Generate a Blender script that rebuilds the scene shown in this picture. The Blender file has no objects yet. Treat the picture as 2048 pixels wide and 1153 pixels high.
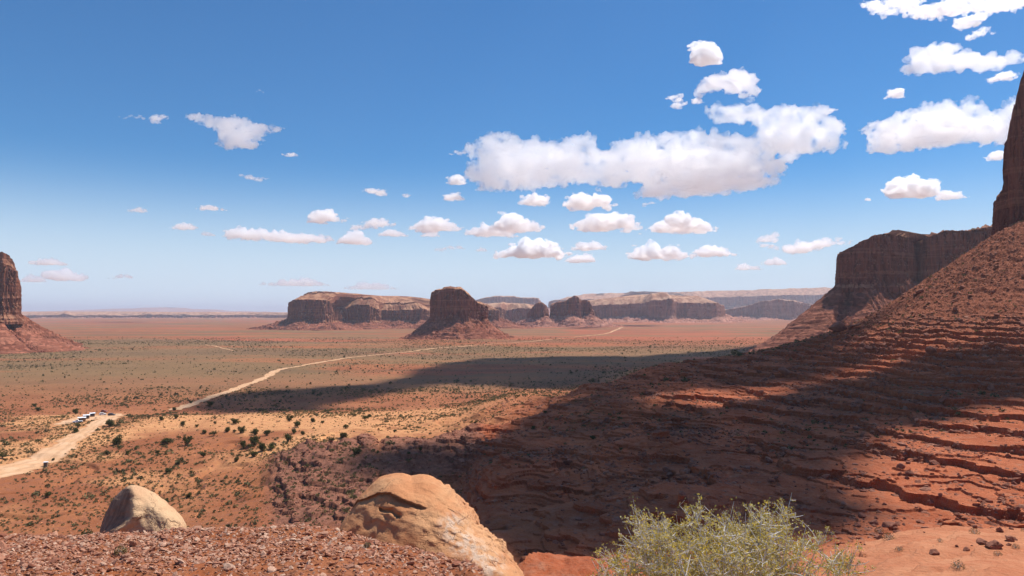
import bpy, math, random
import numpy as np
from mathutils import Vector, Matrix, Euler

scene = bpy.context.scene
R = math.radians
F = 1024 / math.tan(R(35.0))            # focal length in photo pixels (2048 wide)
TILT = math.atan((625 - 576.5) / F)
CAM = np.array((0.0, 0.0, 72.0))

# ---------------------------------------------------------------- camera
cd = bpy.data.cameras.new("camera")
cam = bpy.data.objects.new("camera", cd)
scene.collection.objects.link(cam)
cam.location = CAM
cam.rotation_euler = (R(90) + TILT, 0, 0)
cd.sensor_fit = 'HORIZONTAL'
cd.angle = R(70)
cd.clip_start = 0.1
cd.clip_end = 250000
scene.camera = cam

# ---------------------------------------------------------------- sky and sun
SUN_AZ, SUN_EL = R(58), R(61)           # azimuth clockwise from the view direction (+Y)
SUN = np.array((math.sin(SUN_AZ) * math.cos(SUN_EL), math.cos(SUN_AZ) * math.cos(SUN_EL), math.sin(SUN_EL)))
world = bpy.data.worlds.new("World")
scene.world = world
world.use_nodes = True
wn = world.node_tree
wn.nodes.clear()
sky = wn.nodes.new("ShaderNodeTexSky")
sky.sky_type = 'NISHITA'
sky.sun_disc = False
sky.sun_elevation = SUN_EL
sky.sun_rotation = SUN_AZ
sky.altitude = 300
sky.air_density = 1.0
sky.dust_density = 0.0
sky.ozone_density = 6.0
bg = wn.nodes.new("ShaderNodeBackground")
bg.inputs[1].default_value = 0.08
wo = wn.nodes.new("ShaderNodeOutputWorld")
# clear desert air: deepen the blue overhead, pale dusty band towards the horizon
geo = wn.nodes.new("ShaderNodeTexCoord")
sep = wn.nodes.new("ShaderNodeSeparateXYZ")
wn.links.new(geo.outputs["Generated"], sep.inputs[0])
mr = wn.nodes.new("ShaderNodeMapRange")
mr.interpolation_type = 'SMOOTHERSTEP'
for i_, v_ in enumerate((0.0, 0.22, 1.0, 0.0)): mr.inputs[1 + i_].default_value = v_
wn.links.new(sep.outputs[2], mr.inputs[0])
tint = wn.nodes.new("ShaderNodeMix"); tint.data_type = 'RGBA'; tint.blend_type = 'MULTIPLY'
tint.inputs[0].default_value = 1.0
tint.inputs[7].default_value = (0.56, 0.98, 1.22, 1)
wn.links.new(sky.outputs[0], tint.inputs[6])
pale = wn.nodes.new("ShaderNodeMix"); pale.data_type = 'RGBA'
pale.inputs[7].default_value = (7.2, 8.6, 10.0, 1)
wn.links.new(mr.outputs[0], pale.inputs[0])
wn.links.new(tint.outputs[2], pale.inputs[6])
wn.links.new(pale.outputs[2], bg.inputs[0])
wn.links.new(bg.outputs[0], wo.inputs[0])
sl = bpy.data.lights.new("sun", 'SUN')
sl.energy = 5.0
sl.angle = R(0.53)
sl.color = (1.0, 0.95, 0.88)
so = bpy.data.objects.new("sun", sl)
scene.collection.objects.link(so)
so.rotation_euler = Vector(SUN).to_track_quat('Z', 'Y').to_euler()
so.location = (0, 0, 400)
vs = scene.view_settings
vs.view_transform = 'Standard'
vs.look = 'None'
vs.exposure = 0.22
vs.gamma = 1.0
cy = scene.cycles
cy.use_denoising = True
cy.denoiser = 'OPENIMAGEDENOISE'
cy.max_bounces = 24
cy.diffuse_bounces = 3
cy.glossy_bounces = 2
cy.transmission_bounces = 2
cy.volume_bounces = 1
cy.transparent_max_bounces = 24
cy.caustics_reflective = False
cy.caustics_refractive = False

# ---------------------------------------------------------------- numpy noise
def _hash(ix, iy, iz, seed):
    h = (ix.astype(np.uint32) * np.uint32(374761393) + iy.astype(np.uint32) * np.uint32(668265263)
         + iz.astype(np.uint32) * np.uint32(2147483647 // 3 | 1) + np.uint32(seed * 144665 & 0xffffffff))
    h = (h ^ (h >> np.uint32(13))) * np.uint32(1274126177)
    h = h ^ (h >> np.uint32(16))
    h = h * np.uint32(2246822519)
    return (h ^ (h >> np.uint32(15))).astype(np.float32) * np.float32(2.0 / 4294967295.0) - np.float32(1)

def vnoise3(x, y, z, seed=0):
    """smooth value noise, about -1..1"""
    x, y, z = (np.asarray(a, np.float64) for a in (x, y, z))
    x, y, z = np.broadcast_arrays(x, y, z)
    fx, fy, fz = np.floor(x), np.floor(y), np.floor(z)
    ix, iy, iz = fx.astype(np.int64), fy.astype(np.int64), fz.astype(np.int64)
    tx, ty, tz = [(a - b).astype(np.float32) for a, b in ((x, fx), (y, fy), (z, fz))]
    tx, ty, tz = [t * t * t * (t * (t * 6 - 15) + 10) for t in (tx, ty, tz)]
    def lp(a, b, t): return a + (b - a) * t
    c = [[[_hash(ix + i, iy + j, iz + k, seed) for k in (0, 1)] for j in (0, 1)] for i in (0, 1)]
    v = [lp(lp(c[0][0][k], c[1][0][k], tx), lp(c[0][1][k], c[1][1][k], tx), ty) for k in (0, 1)]
    return lp(v[0], v[1], tz)

def vnoise2(x, y, seed=0):
    x, y = (np.asarray(a, np.float64) for a in (x, y))
    x, y = np.broadcast_arrays(x, y)
    fx, fy = np.floor(x), np.floor(y)
    ix, iy = fx.astype(np.int64), fy.astype(np.int64)
    iz = np.zeros_like(ix)
    tx, ty = (x - fx).astype(np.float32), (y - fy).astype(np.float32)
    tx, ty = [t * t * t * (t * (t * 6 - 15) + 10) for t in (tx, ty)]
    a, b, c, d = _hash(ix, iy, iz, seed), _hash(ix + 1, iy, iz, seed), _hash(ix, iy + 1, iz, seed), _hash(ix + 1, iy + 1, iz, seed)
    p = a + (b - a) * tx
    q = c + (d - c) * tx
    return p + (q - p) * ty

def fbm2(x, y, octv, seed=0, gain=0.5):
    s, a, f = 0, 1.0, 1.0
    for o in range(octv):
        s = s + a * vnoise2(x * f + 17.3 * o, y * f - 9.1 * o, seed + o)
        a *= gain
        f *= 2.03
    return s

def fbm3(x, y, z, octv, seed=0, gain=0.5, billow=False):
    s, a, f = 0, 1.0, 1.0
    for o in range(octv):
        n = vnoise3(x * f + 17.3 * o, y * f - 9.1 * o, z * f + 4.7 * o, seed + o)
        s = s + a * (np.abs(n) * 2 - 0.7 if billow else n)
        a *= gain
        f *= 2.03
    return s

def sstep(a, b, x):
    t = np.clip((x - a) / (b - a), 0, 1)
    return t * t * (3 - 2 * t)

# ---------------------------------------------------------------- helpers
def pix(px, py, d):
    """the point at forward distance d seen at photo pixel (px, py)"""
    u, v = (px - 1024) / F, (576.5 - py) / F
    c, s = math.cos(TILT), math.sin(TILT)
    w = np.array((u, c - v * s, s + v * c))
    return CAM + w / w[1] * d

def mesh_obj(name, verts, faces, mat, parent=None, smooth=True, link=True):
    """faces: an (n,4) or (n,3) int array, or a list of such arrays"""
    me = bpy.data.meshes.new(name)
    verts = np.asarray(verts, np.float32)
    fl = faces if isinstance(faces, list) else [faces]
    fl = [np.asarray(f, np.int32) for f in fl if len(f)]
    idx = np.concatenate([f.ravel() for f in fl])
    tot = np.concatenate([np.full(len(f), f.shape[1], np.int32) for f in fl])
    me.vertices.add(len(verts))
    me.vertices.foreach_set("co", verts.ravel())
    me.loops.add(len(idx))
    me.loops.foreach_set("vertex_index", idx)
    me.polygons.add(len(tot))
    me.polygons.foreach_set("loop_start", np.concatenate(([0], np.cumsum(tot)[:-1])).astype(np.int32))
    me.polygons.foreach_set("use_smooth", np.full(len(tot), smooth, bool))
    me.update(calc_edges=True)
    o = bpy.data.objects.new(name, me)
    if mat is not None:
        for m in (mat if isinstance(mat, list) else [mat]):
            me.materials.append(m)
    if parent is not None:
        o.parent = parent
    if link:
        scene.collection.objects.link(o)
    return o

def empty(name, loc=(0, 0, 0), rz=0):
    o = bpy.data.objects.new(name, None)
    scene.collection.objects.link(o)
    o.location = loc
    o.rotation_euler = (0, 0, rz)
    o.empty_display_size = 0.5
    return o

def tag(o, label=None, cat=None, group=None, kind=None):
    if label: o["label"] = label
    if cat: o["category"] = cat
    if group: o["group"] = group
    if kind: o["kind"] = kind
    return o

def add_attr(o, name, arr):
    a = o.data.attributes.new(name, 'FLOAT', 'POINT')
    a.data.foreach_set("value", np.asarray(arr, np.float32))

def grid_faces(nu, nv, wrap=False):
    """vertex index = v * nu + u"""
    u = np.arange(nu if wrap else nu - 1)
    v = np.arange(nv - 1)
    U, V = np.meshgrid(u, v)
    U2 = (U + 1) % nu
    return np.stack([V * nu + U, V * nu + U2, (V + 1) * nu + U2, (V + 1) * nu + U], -1).reshape(-1, 4)

_ico = {}
def ico(sub):
    if sub not in _ico:
        import bmesh
        bm = bmesh.new()
        bmesh.ops.create_icosphere(bm, subdivisions=sub, radius=1.0)
        _ico[sub] = (np.array([v.co[:] for v in bm.verts]), np.array([[v.index for v in f.verts] for f in bm.faces]))
        bm.free()
    return _ico[sub]

class NT:
    """small helper to write node trees"""
    def __init__(self, name):
        self.m = bpy.data.materials.new(name)
        self.m.use_nodes = True
        self.t = self.m.node_tree
        self.t.nodes.clear()
        self.out = self.t.nodes.new("ShaderNodeOutputMaterial")
    def n(self, typ, **kw):
        nd = self.t.nodes.new("ShaderNode" + typ)
        for k, v in kw.items():
            if k.startswith("i_"):
                k = k[2:]
                self.set(nd.inputs[int(k) if k.isdigit() else k.replace("_", " ")], v)
            else:
                setattr(nd, k, v)
        return nd
    def set(self, sock, v):
        if hasattr(v, "bl_idname") or isinstance(v, bpy.types.NodeSocket):
            self.t.links.new(v if isinstance(v, bpy.types.NodeSocket) else v.outputs[0], sock)
        elif isinstance(v, (tuple, list)) and sock.type == 'RGBA' and len(v) == 3:
            sock.default_value = (*v, 1)
        else:
            sock.default_value = v
    def math(self, op, a, b=0.0, c=0.0, clamp=False):
        nd = self.n("Math", operation=op, use_clamp=clamp)
        for i, v in enumerate((a, b, c)):
            self.set(nd.inputs[i], v)
        return nd.outputs[0]
    def mix(self, f, a, b, blend='MIX'):
        nd = self.n("Mix", data_type='RGBA', blend_type=blend)
        self.set(nd.inputs[0], f)
        self.set(nd.inputs[6], a)
        self.set(nd.inputs[7], b)
        return nd.outputs[2]
    def ramp(self, x, lo, hi, a=0.0, b=1.0, smooth=True):
        nd = self.n("MapRange", interpolation_type='SMOOTHSTEP' if smooth else 'LINEAR')
        self.set(nd.inputs[0], x)
        for i, v in enumerate((lo, hi, a, b)):
            self.set(nd.inputs[1 + i], v)
        return nd.outputs[0]
    def pos(self, sx=1.0, sy=None, sz=None, obj=False):
        if obj:
            g = self.n("TexCoord").outputs["Object"]
        else:
            g = self.n("NewGeometry").outputs["Position"]
        mp = self.n("Mapping")
        self.set(mp.inputs[0], g)
        mp.inputs["Scale"].default_value = (sx, sy if sy is not None else sx, sz if sz is not None else sx)
        return mp.outputs[0]
    def noise(self, vec, scale=1.0, detail=4.0, rough=0.55, dist=0.0):
        nd = self.n("TexNoise")
        self.set(nd.inputs["Vector"], vec)
        nd.inputs["Scale"].default_value = scale
        nd.inputs["Detail"].default_value = detail
        nd.inputs["Roughness"].default_value = rough
        nd.inputs["Distortion"].default_value = dist
        return nd.outputs[0]
    def voro(self, vec, scale=1.0, feature='F1', rand=1.0, out=0):
        nd = self.n("TexVoronoi", feature=feature)
        self.set(nd.inputs["Vector"], vec)
        nd.inputs["Scale"].default_value = scale
        nd.inputs["Randomness"].default_value = rand
        return nd.outputs[out]
    def attr(self, name):
        return self.n("Attribute", attribute_name=name).outputs["Fac"]
    def bump(self, h, strength, dist, normal=None):
        nd = self.n("Bump")
        nd.inputs["Strength"].default_value = strength
        nd.inputs["Distance"].default_value = dist
        self.set(nd.inputs["Height"], h)
        if normal is not None:
            self.set(nd.inputs["Normal"], normal)
        return nd.outputs[0]
    def diffuse(self, col, normal=None, rough=1.0, spec=0.15):
        p = self.n("BsdfPrincipled")
        self.set(p.inputs["Base Color"], col)
        self.set(p.inputs["Roughness"], rough)
        self.set(p.inputs["Specular IOR Level"], spec)
        if normal is not None:
            self.set(p.inputs["Normal"], normal)
        self.t.links.new(p.outputs[0], self.out.inputs[0])
        return p
# ---------------------------------------------------------------- ground: one sheet from under the camera to the horizon
def _z(d, py): return 72 - (py - 625) * d / F
def _col(px, pts):
    """(d, z) or (d, None, py) control points -> sorted arrays"""
    return (px - 1024) / F, [(p[0], p[1] if len(p) == 2 else _z(p[0], p[2])) for p in pts]
MOUND = [(0.4, 70.4), (4.6, 70.4), (5.5, 70.38), (6.1, 70.05), (7, 69.0), (9, 66.8), (15, 62), (30, 50), (60, 35)]
LEDGE = [(0.4, 70.3), (3.0, 70.2), (4.0, 69.6), (5.0, 68.7), (7, 67), (10, 65), (30, 57.5)]
N = None
COLS = [_col(*c) for c in (
    (-900, MOUND + [(130, 8), (200, 0), (600, 0)]),
    (-300, MOUND + [(130, 5), (200, 0), (600, 0)]),
    (0, MOUND + [(130, 5), (200, 0), (239, 0), (330, N, 932), (480, N, 841), (600, 0)]),
    (300, MOUND + [(130, 5), (200, 0), (239, 0), (310, N, 960), (360, N, 905), (420, N, 860), (460, N, 835), (520, 1), (600, 0)]),
    (500, MOUND + [(100, 22), (170, 3), (230, N, 1062), (300, N, 960), (340, N, 915), (380, N, 880), (420, N, 855), (470, N, 830), (500, N, 822), (560, 0)]),
    (700, MOUND + [(100, 22), (170, 5), (215, N, 1060), (250, N, 990), (280, N, 940), (310, N, 905), (330, N, 893), (370, N, 870), (420, N, 845), (480, N, 825), (560, 0)]),
    (900, [(0.4, 70.4), (4.2, 70.38), (5.2, 70.3), (5.8, 69.85), (7, 68.4), (9, 66.5), (15, 62), (30, 50), (60, 38), (100, 25), (170, 10), (200, N, 1060), (235, N, 995), (270, N, 945), (300, N, 905), (325, N, 890), (360, N, 870), (400, N, 850), (450, N, 830), (520, N, 805), (600, 2), (700, 0)]),
    (975, [(0.4, 70.4), (4.3, 70.36), (4.9, 70.2), (5.4, 69.7), (7, 68), (10, 65), (30, 55), (66, 44), (84, 39), (100, 27), (140, 16), (170, N, 1060), (205, N, 992), (245, N, 930), (285, N, 888), (325, N, 862), (370, N, 840), (420, N, 818), (480, N, 800), (650, 0)]),
    (1050, LEDGE + [(66, N, 1150), (84, N, 1092), (110, 28), (140, 18), (170, N, 1060), (205, N, 990), (245, N, 920), (285, N, 875), (325, N, 845), (370, N, 815), (420, N, 795), (480, N, 785), (650, 0)]),
    (1130, LEDGE + [(66, N, 1153), (84, N, 1085), (110, 30), (140, 20), (165, N, 1060), (200, N, 985), (240, N, 915), (280, N, 865), (320, N, 825), (360, N, 798), (395, N, 780), (480, 12), (620, 0)]),
    (1300, LEDGE + [(60, N, 1153), (75, N, 1100), (105, 33), (140, 23), (170, N, 1015), (205, N, 950), (245, N, 885), (290, N, 830), (340, N, 785), (400, N, 750), (460, N, 730), (600, 12), (800, 0)]),
    (1500, LEDGE + [(50, N, 1153), (68, N, 1110), (100, 36), (140, 26), (170, N, 1010), (200, N, 945), (240, N, 880), (285, N, 820), (335, N, 770), (400, N, 730), (480, N, 702), (600, 32), (800, 6), (950, 0)]),
    (1700, LEDGE + [(45, N, 1153), (62, N, 1100), (72, N, 1065), (100, 38), (140, 29), (165, N, 1010), (190, N, 955), (225, N, 890), (265, N, 830), (310, N, 775), (360, N, 725), (420, N, 680), (470, N, 647), (600, 50), (800, 20), (1000, 0)]),
    (1870, LEDGE + [(42, N, 1153), (58, N, 1090), (72, N, 1040), (95, 41), (130, 30), (165, N, 1010), (190, N, 945), (220, N, 880), (255, N, 825), (300, N, 760), (350, N, 680), (400, N, 605), (455, N, 547), (520, 92), (700, 60), (1000, 15), (1200, 0)]),
    (2048, LEDGE + [(40, N, 1153), (55, N, 1090), (68, N, 1040), (90, 42), (130, 30), (165, N, 1000), (185, N, 950), (210, N, 890), (240, N, 840), (280, N, 780), (330, N, 690), (370, N, 600), (405, N, 510), (430, N, 442), (500, 132), (700, 100), (1000, 35), (1300, 0)]),
    (2350, LEDGE + [(40, 56), (68, 52), (90, 44), (130, 36), (165, 36), (210, 42), (240, 48), (280, 60), (330, 82), (370, 105), (405, 130), (430, 145), (500, 150), (700, 130), (1000, 60), (1400, 0)]),
    (3000, LEDGE + [(40, 58), (68, 55), (130, 45), (210, 52), (280, 75), (370, 120), (430, 150), (500, 155), (700, 140), (1000, 80), (1500, 0)]))]

GY = np.concatenate([np.geomspace(0.6, 40, 170, endpoint=False), np.geomspace(40, 130, 120, endpoint=False),
                     np.geomspace(130, 520, 900, endpoint=False), np.geomspace(520, 1500, 190, endpoint=False),
                     np.geomspace(1500, 6000, 110, endpoint=False), np.geomspace(6000, 60000, 40)])
GU = np.concatenate([np.linspace(-1.3, -0.74, 60, endpoint=False), np.linspace(-0.74, 0.74, 1480), np.linspace(0.74, 1.3, 61)[1:]])
def _base():
    ly = np.log(GY)
    prof = []
    for u, pts in COLS:
        d = np.log([p[0] for p in pts]); z = np.array([p[1] for p in pts], float)
        zz = np.interp(ly, d, z)
        prof.append(zz)
    prof = np.array(prof)
    k = np.exp(-0.5 * (np.arange(-24, 25) / 8.0) ** 2); k /= k.sum()      # soften the kinks, not the near crest
    sm = np.array([np.convolve(np.pad(p, 24, 'edge'), k, 'valid') for p in prof])
    w = sstep(math.log(12), math.log(40), ly)
    prof = prof * (1 - w) + sm * w
    cu = np.array([c[0] for c in COLS])
    i = np.clip(np.searchsorted(cu, GU) - 1, 0, len(cu) - 2)
    t = np.clip((GU - cu[i]) / (cu[i + 1] - cu[i]), 0, 1)[None]
    p1, p2 = prof[i].T, prof[i + 1].T
    h = (cu[i + 1] - cu[i])
    def tan(j):
        a, b = np.clip(j - 1, 0, len(cu) - 1), np.clip(j + 1, 0, len(cu) - 1)
        return ((prof[b] - prof[a]) / (cu[b] - cu[a])[:, None]).T
    m1, m2 = tan(i) * h, tan(i + 1) * h
    return (2 * t**3 - 3 * t**2 + 1) * p1 + (t**3 - 2 * t**2 + t) * m1 + (-2 * t**3 + 3 * t**2) * p2 + (t**3 - t**2) * m2
GX = GU[None, :] * GY[:, None]
GYY = np.repeat(GY[:, None], len(GU), 1)
GPX = 1024 + GU[None, :] * F + 0 * GYY                 # bearing, in photo pixels
Z0 = _base()
def near(*boxes):
    """soft mask: 1 inside any (px0, px1, d0, d1)"""
    m = 0
    for a, b, c, d in boxes:
        e, f = 0.12 * (b - a), 0.1 * (d - c)
        m = np.maximum(m, sstep(a - e, a + e, GPX) * (1 - sstep(b - e, b + e, GPX)) * sstep(c - f, c + f, GYY) * (1 - sstep(d - f, d + f, GYY)))
    return m
wob = fbm2(GX / 90, GYY / 90, 3, 3)
A_rock = near((1050, 4000, 125, 470), (900, 1150, 180, 340))             # the ledgy slope
A_out = near((545, 760, 225, 335), (760, 960, 270, 335))                 # the dark outcrop behind the boulders
A_slick = near((1620, 4000, 30, 84))
A_low = near((1000, 1700, 40, 100))                                     # bare rock bench close by
far = sstep(500, 900, GYY)
Z0 = Z0 + A_out * 1.7 * fbm2(GX / 13, GYY / 13, 4, 19) + A_out * (5.5 * sstep(232, 318, GYY) - 1.5) + .9 * near((1240, 1560, 270, 300)) 
Z0 = Z0 + near((830, 1420, 130, 420)) * (2.8 * fbm2(GX / 22, GYY / 22, 4, 17) + 1.2 * (np.abs(fbm2(GX / 45, GYY / 45, 3, 18)) - .4))
OVER = np.zeros_like(Z0)
# strata: thin hard beds make steps along the contour
def terrace(z, strength, h, dip, seed):
    q = (z + dip * GX + 1.7 * vnoise2(GX / 85, GYY / 85, seed) + 0.8 * fbm2(GX / 22, GYY / 22, 3, seed + 5) * np.clip(GYY / 200, .3, 1) + .34 * fbm2(GX / 6, GYY / 6, 3, seed + 6)) / h
    fl = np.floor(q)
    f = q - fl
    rise = 0.72 + 0.2 * vnoise2(fl * 7.7, GX / 40, seed + 9)              # where in the bed the step stands
    s = np.where(f < rise, f * 0.12, 0.12 * rise + (1 - 0.12 * rise) * sstep(0, 1, (f - rise) / 0.06))
    s = np.where(f > rise + 0.06, 1.0, s)
    s = np.where(f > rise + 0.06, 1.0, s)
    lo = .25 + .5 * sstep(1400, 1750, GPX)
    brk = lo + (1 - lo) * sstep(-0.45, 0.15, fbm2(GX / 28 + fl * 3.1, GYY / 28 + fl * 1.7, 3, seed + 20))   # beds come and go
    lip = sstep(rise + 0.02, rise + 0.085, f) * (1 - sstep(rise + 0.10, rise + 0.20, f)) - .6 * sstep(rise - .10, rise - .01, f) * (1 - sstep(rise, rise + .05, f))
    OVER[:] = np.maximum(OVER, 0) + 0.36 * h * strength * brk * lip * (0.75 + .35 * fbm2(GX / 5, GYY / 9, 3, seed + 30))
    return z + strength * brk * (s - f) * h
up = sstep(40, 62, Z0 - 0.10 * GX * 0)                                    # higher talus keeps only a few beds
Z = terrace(Z0, A_rock * (.6 + .4 * sstep(1250, 1500, GPX)) * (1 - 0.85 * sstep(55, 76, Z0)), 2.7, 0.03, 11)
Z = terrace(Z, A_rock * 0.8 * (1 - 0.9 * sstep(54, 74, Z0)), 0.95, 0.03, 31)
Z = terrace(Z, A_out * 0.8, 2.1, 0.01, 51)
Z = terrace(Z, A_slick * 0.55, 1.1, 0.06, 71)
mid = sstep(90, 160, GYY) * (1 - sstep(3000, 6000, GYY))
Z = Z + mid * (1 - 0.6 * A_rock) * (0.9 * wob + 0.55 * fbm2(GX / 28, GYY / 28, 4, 8) * (1 - 0.6 * far))
Z = Z + far * (1 - sstep(8000, 20000, GYY)) * 1.8 * fbm2(GX / 420, GYY / 420, 3, 61)
# boulders and rubble texture on the talus, small gullies
rg = 1 - np.abs(fbm2(GX / 9, GYY / 9, 4, 91))
Z = Z + A_rock * (0.50 * fbm2(GX / 5, GYY / 5, 5, 92, gain=.65) + 0.5 * (np.clip(rg, 0.6, 1) - .8)) * (0.40 + 1.3 * sstep(50, 80, Z0))
Z = Z + A_out * 0.4 * fbm2(GX / 5, GYY / 5, 4, 95)
Z = terrace(Z, A_low * .8, 1.6, .05, 81)
Z = Z + A_low * .45 * fbm2(GX / 4, GYY / 4, 4, 94)
Z = Z + A_slick * (0.6 * fbm2(GX / 14, GYY / 14, 4, 96) + 0.08 * fbm2(GX / 2.2, GYY / 2.2, 3, 97))
gul = 1 - np.abs(fbm2(GX / 60 + .3 * wob, GYY / 60, 3, 98))
gmask = near((-900, 900, 220, 420)) * (1 - A_out)
Z = Z - gmask * 1.6 * sstep(0.86, 1.0, gul)
nearm = 1 - sstep(12, 30, GYY)
Z = Z + nearm * (0.03 * fbm2(GX / 0.9, GYY / 0.9, 3, 99) + 0.010 * fbm2(GX / 0.12, GYY / 0.12, 3, 100)) * sstep(1.5, 3.5, GYY)

def ground_z(x, y):
    """height of the finished ground sheet (bilinear)"""
    x, y = np.asarray(x, float), np.asarray(y, float)
    u = x / y
    i = np.clip(np.searchsorted(GU, u) - 1, 0, len(GU) - 2)
    j = np.clip(np.searchsorted(GY, y) - 1, 0, len(GY) - 2)
    a = np.clip((u - GU[i]) / (GU[i + 1] - GU[i]), 0, 1)
    b = np.clip((y - GY[j]) / (GY[j + 1] - GY[j]), 0, 1)
    return (Z[j, i] * (1 - a) + Z[j, i + 1] * a) * (1 - b) + (Z[j + 1, i] * (1 - a) + Z[j + 1, i + 1] * a) * b

def seen(px, py, dmin=20.0):
    """the ground point seen at photo pixel (px, py)"""
    i = np.argmin(np.abs(GU - (px - 1024) / F))
    w = pix(px, py, 1.0) - CAM
    ray = CAM[2] + w[2] * GY
    ok = np.nonzero((Z[:, i] >= ray) & (GY > dmin))[0]
    j = ok[0] if len(ok) else len(GY) - 1
    d = GY[j]
    return np.array((GU[i] * d, d, Z[j, i]))
# ground soil attributes (soil kinds; the talus one carries grazing shade as colour)
def line_dist(pts):
    best = np.full(GX.shape, 1e9)
    return best
soil_sand = near((-900, 1120, 330, 480), (-900, 330, 250, 520)) * sstep(-0.5, 0.35, wob + 0.5 * fbm2(GX / 35, GYY / 35, 3, 201)) * (1 - A_out) * (1 - .7*A_rock)
soil_red = far * sstep(-0.25, 0.5, fbm2(GX / 700, GYY / 260, 4, 203) + 1.3 * sstep(850, 1150, GPX) * sstep(1300, 1900, GYY) * (1 - sstep(4200, 6500, GYY)) - 0.3)
soil_sage = far * sstep(-0.2, 0.45, fbm2(GX / 500 + 9, GYY / 190, 4, 205) + 0.55 * (1 - sstep(1300, 2400, GYY)) * sstep(620, 900, GYY) - .2)

k = NT("ground_soil")
P = k.pos()
n1 = k.noise(P, 0.02, 6, 0.6)
n2 = k.noise(P, 0.35, 5, 0.6)
n3 = k.noise(P, 3.0, 4, 0.6)
col = k.mix(k.ramp(n1, 0.38, 0.62), (0.245, 0.072, 0.026), (0.335, 0.118, 0.045))
col = k.mix(k.ramp(n2, 0.45, 0.7), col, (0.24, 0.085, 0.045))
col = k.mix(k.attr("red"), col, (0.36, 0.095, 0.045))
col = k.mix(k.attr("sand"), col, k.mix(k.ramp(n2, 0.4, 0.65), (0.58, 0.285, 0.12), (0.47, 0.20, 0.085)))
col = k.mix(k.math('MULTIPLY', k.attr("sage"), 0.75), col, (0.155, 0.112, 0.052))
bandn = k.noise(k.pos(.0011, .0052, .01), 1.0, 5, .6)
col = k.mix(k.math('MULTIPLY', k.attr('brush'), k.ramp(bandn, .50, .62, 0, .6)), col, (0.13, 0.075, 0.04))
col = k.mix(k.math('MULTIPLY', k.attr('brush'), k.ramp(bandn, .44, .36, 0, .5)), col, (0.36, 0.115, 0.045))
rock = k.mix(k.ramp(k.noise(k.pos(.05, .05, .9), 1.0, 4, .6), 0.4, 0.62), (0.31, 0.072, 0.026), (0.40, 0.112, 0.046))
rock = k.mix(k.ramp(n2, 0.5, 0.72), rock, (0.34, 0.135, 0.075))
rock = k.mix(k.ramp(k.noise(P, 1.1, 5, .7), .56, .7, 0, .6), rock, (0.15, 0.045, 0.025))
col = k.mix(k.attr("rock"), col, rock)
col = k.mix(k.math("MULTIPLY", k.attr("talus"), .8), col, k.mix(k.ramp(n2, .4, .62), (0.16, 0.045, 0.024), (0.25, 0.078, 0.042)))  # upper talus colour darkened to imitate the dimness of grazing sun
col = k.mix(k.attr("shale"), col, k.mix(k.ramp(n2, .4, .6), (0.17, 0.065, 0.04), (0.25, 0.10, 0.062)))
slick = k.mix(k.ramp(k.noise(k.pos(.12, .12, 1.5), 1.0, 5, .65), .35, .65), (0.40, 0.135, 0.062), (0.48, 0.20, 0.10))
col = k.mix(k.attr("slick"), col, slick)
vm = k.ramp(k.voro(P, 0.16), 0.16, 0.30, 1, 0)
vm2 = k.ramp(k.voro(P, 0.05), 0.07, 0.15, 1, 0)
veg = k.math('MULTIPLY', k.attr("brush"), k.math('MAXIMUM', k.math('MULTIPLY', vm, k.ramp(k.noise(P, 0.01, 3), .4, .6)), vm2))
col = k.mix(veg, col, (0.075, 0.075, 0.035))
col = k.mix(k.ramp(n3, 0.3, 0.75, 0.0, 0.35), col, k.mix(0.5, col, (0.5, 0.3, 0.18)))
nb = k.bump(n3, 0.6, 0.2, k.bump(k.noise(P, .9, 5, .65), .7, .55))
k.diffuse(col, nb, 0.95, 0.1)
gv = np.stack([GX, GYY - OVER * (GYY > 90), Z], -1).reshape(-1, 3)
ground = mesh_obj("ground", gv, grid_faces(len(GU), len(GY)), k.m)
_rk = (np.maximum(A_rock, A_low) > .25)[:-1, :-1].ravel()
ground.data.polygons.foreach_set('use_smooth', ~_rk)
tag(ground, "red desert ground with ledgy slopes and a wide scrub plain", "ground", kind="structure")
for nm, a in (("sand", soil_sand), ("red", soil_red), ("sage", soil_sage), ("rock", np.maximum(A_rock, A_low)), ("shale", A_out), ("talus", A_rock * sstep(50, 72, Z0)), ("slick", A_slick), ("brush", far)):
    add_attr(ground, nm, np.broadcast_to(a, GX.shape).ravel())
# ---------------------------------------------------------------- buttes and mesas
def cliff_material(name, dark, light, top, streak=0.35):
    k = NT(name)
    g = k.n("NewGeometry")
    vs_ = k.noise(k.pos(streak, streak, streak * 0.05), 1.0, 5, .6)
    v2 = k.noise(k.pos(streak * .22, streak * .22, streak * 0.03), 1.0, 4, .6)
    hb = k.noise(k.pos(.004, .004, .16 if streak > .2 else .03), 1.0, 4, .65)
    c = k.mix(k.ramp(vs_, .38, .62), dark, light)
    c = k.mix(k.ramp(v2, .48, .66, 0, .7), c, tuple(0.55 * x for x in dark))
    c = k.mix(k.ramp(hb, .52, .64, 0, .55), c, tuple(0.5 * (a + b) for a, b in zip(light, top)))
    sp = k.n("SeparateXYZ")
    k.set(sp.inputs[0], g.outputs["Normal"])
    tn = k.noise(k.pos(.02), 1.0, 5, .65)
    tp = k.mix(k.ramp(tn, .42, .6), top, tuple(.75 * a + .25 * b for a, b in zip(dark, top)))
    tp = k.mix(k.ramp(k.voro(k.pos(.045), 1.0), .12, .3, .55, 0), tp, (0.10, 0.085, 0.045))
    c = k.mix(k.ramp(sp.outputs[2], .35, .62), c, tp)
    nb = k.bump(vs_, .55, 3.0, k.bump(hb, .3 if streak > .2 else 0.0, 2.0))
    k.diffuse(c, nb, .95, .08)
    return k.m
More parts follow.
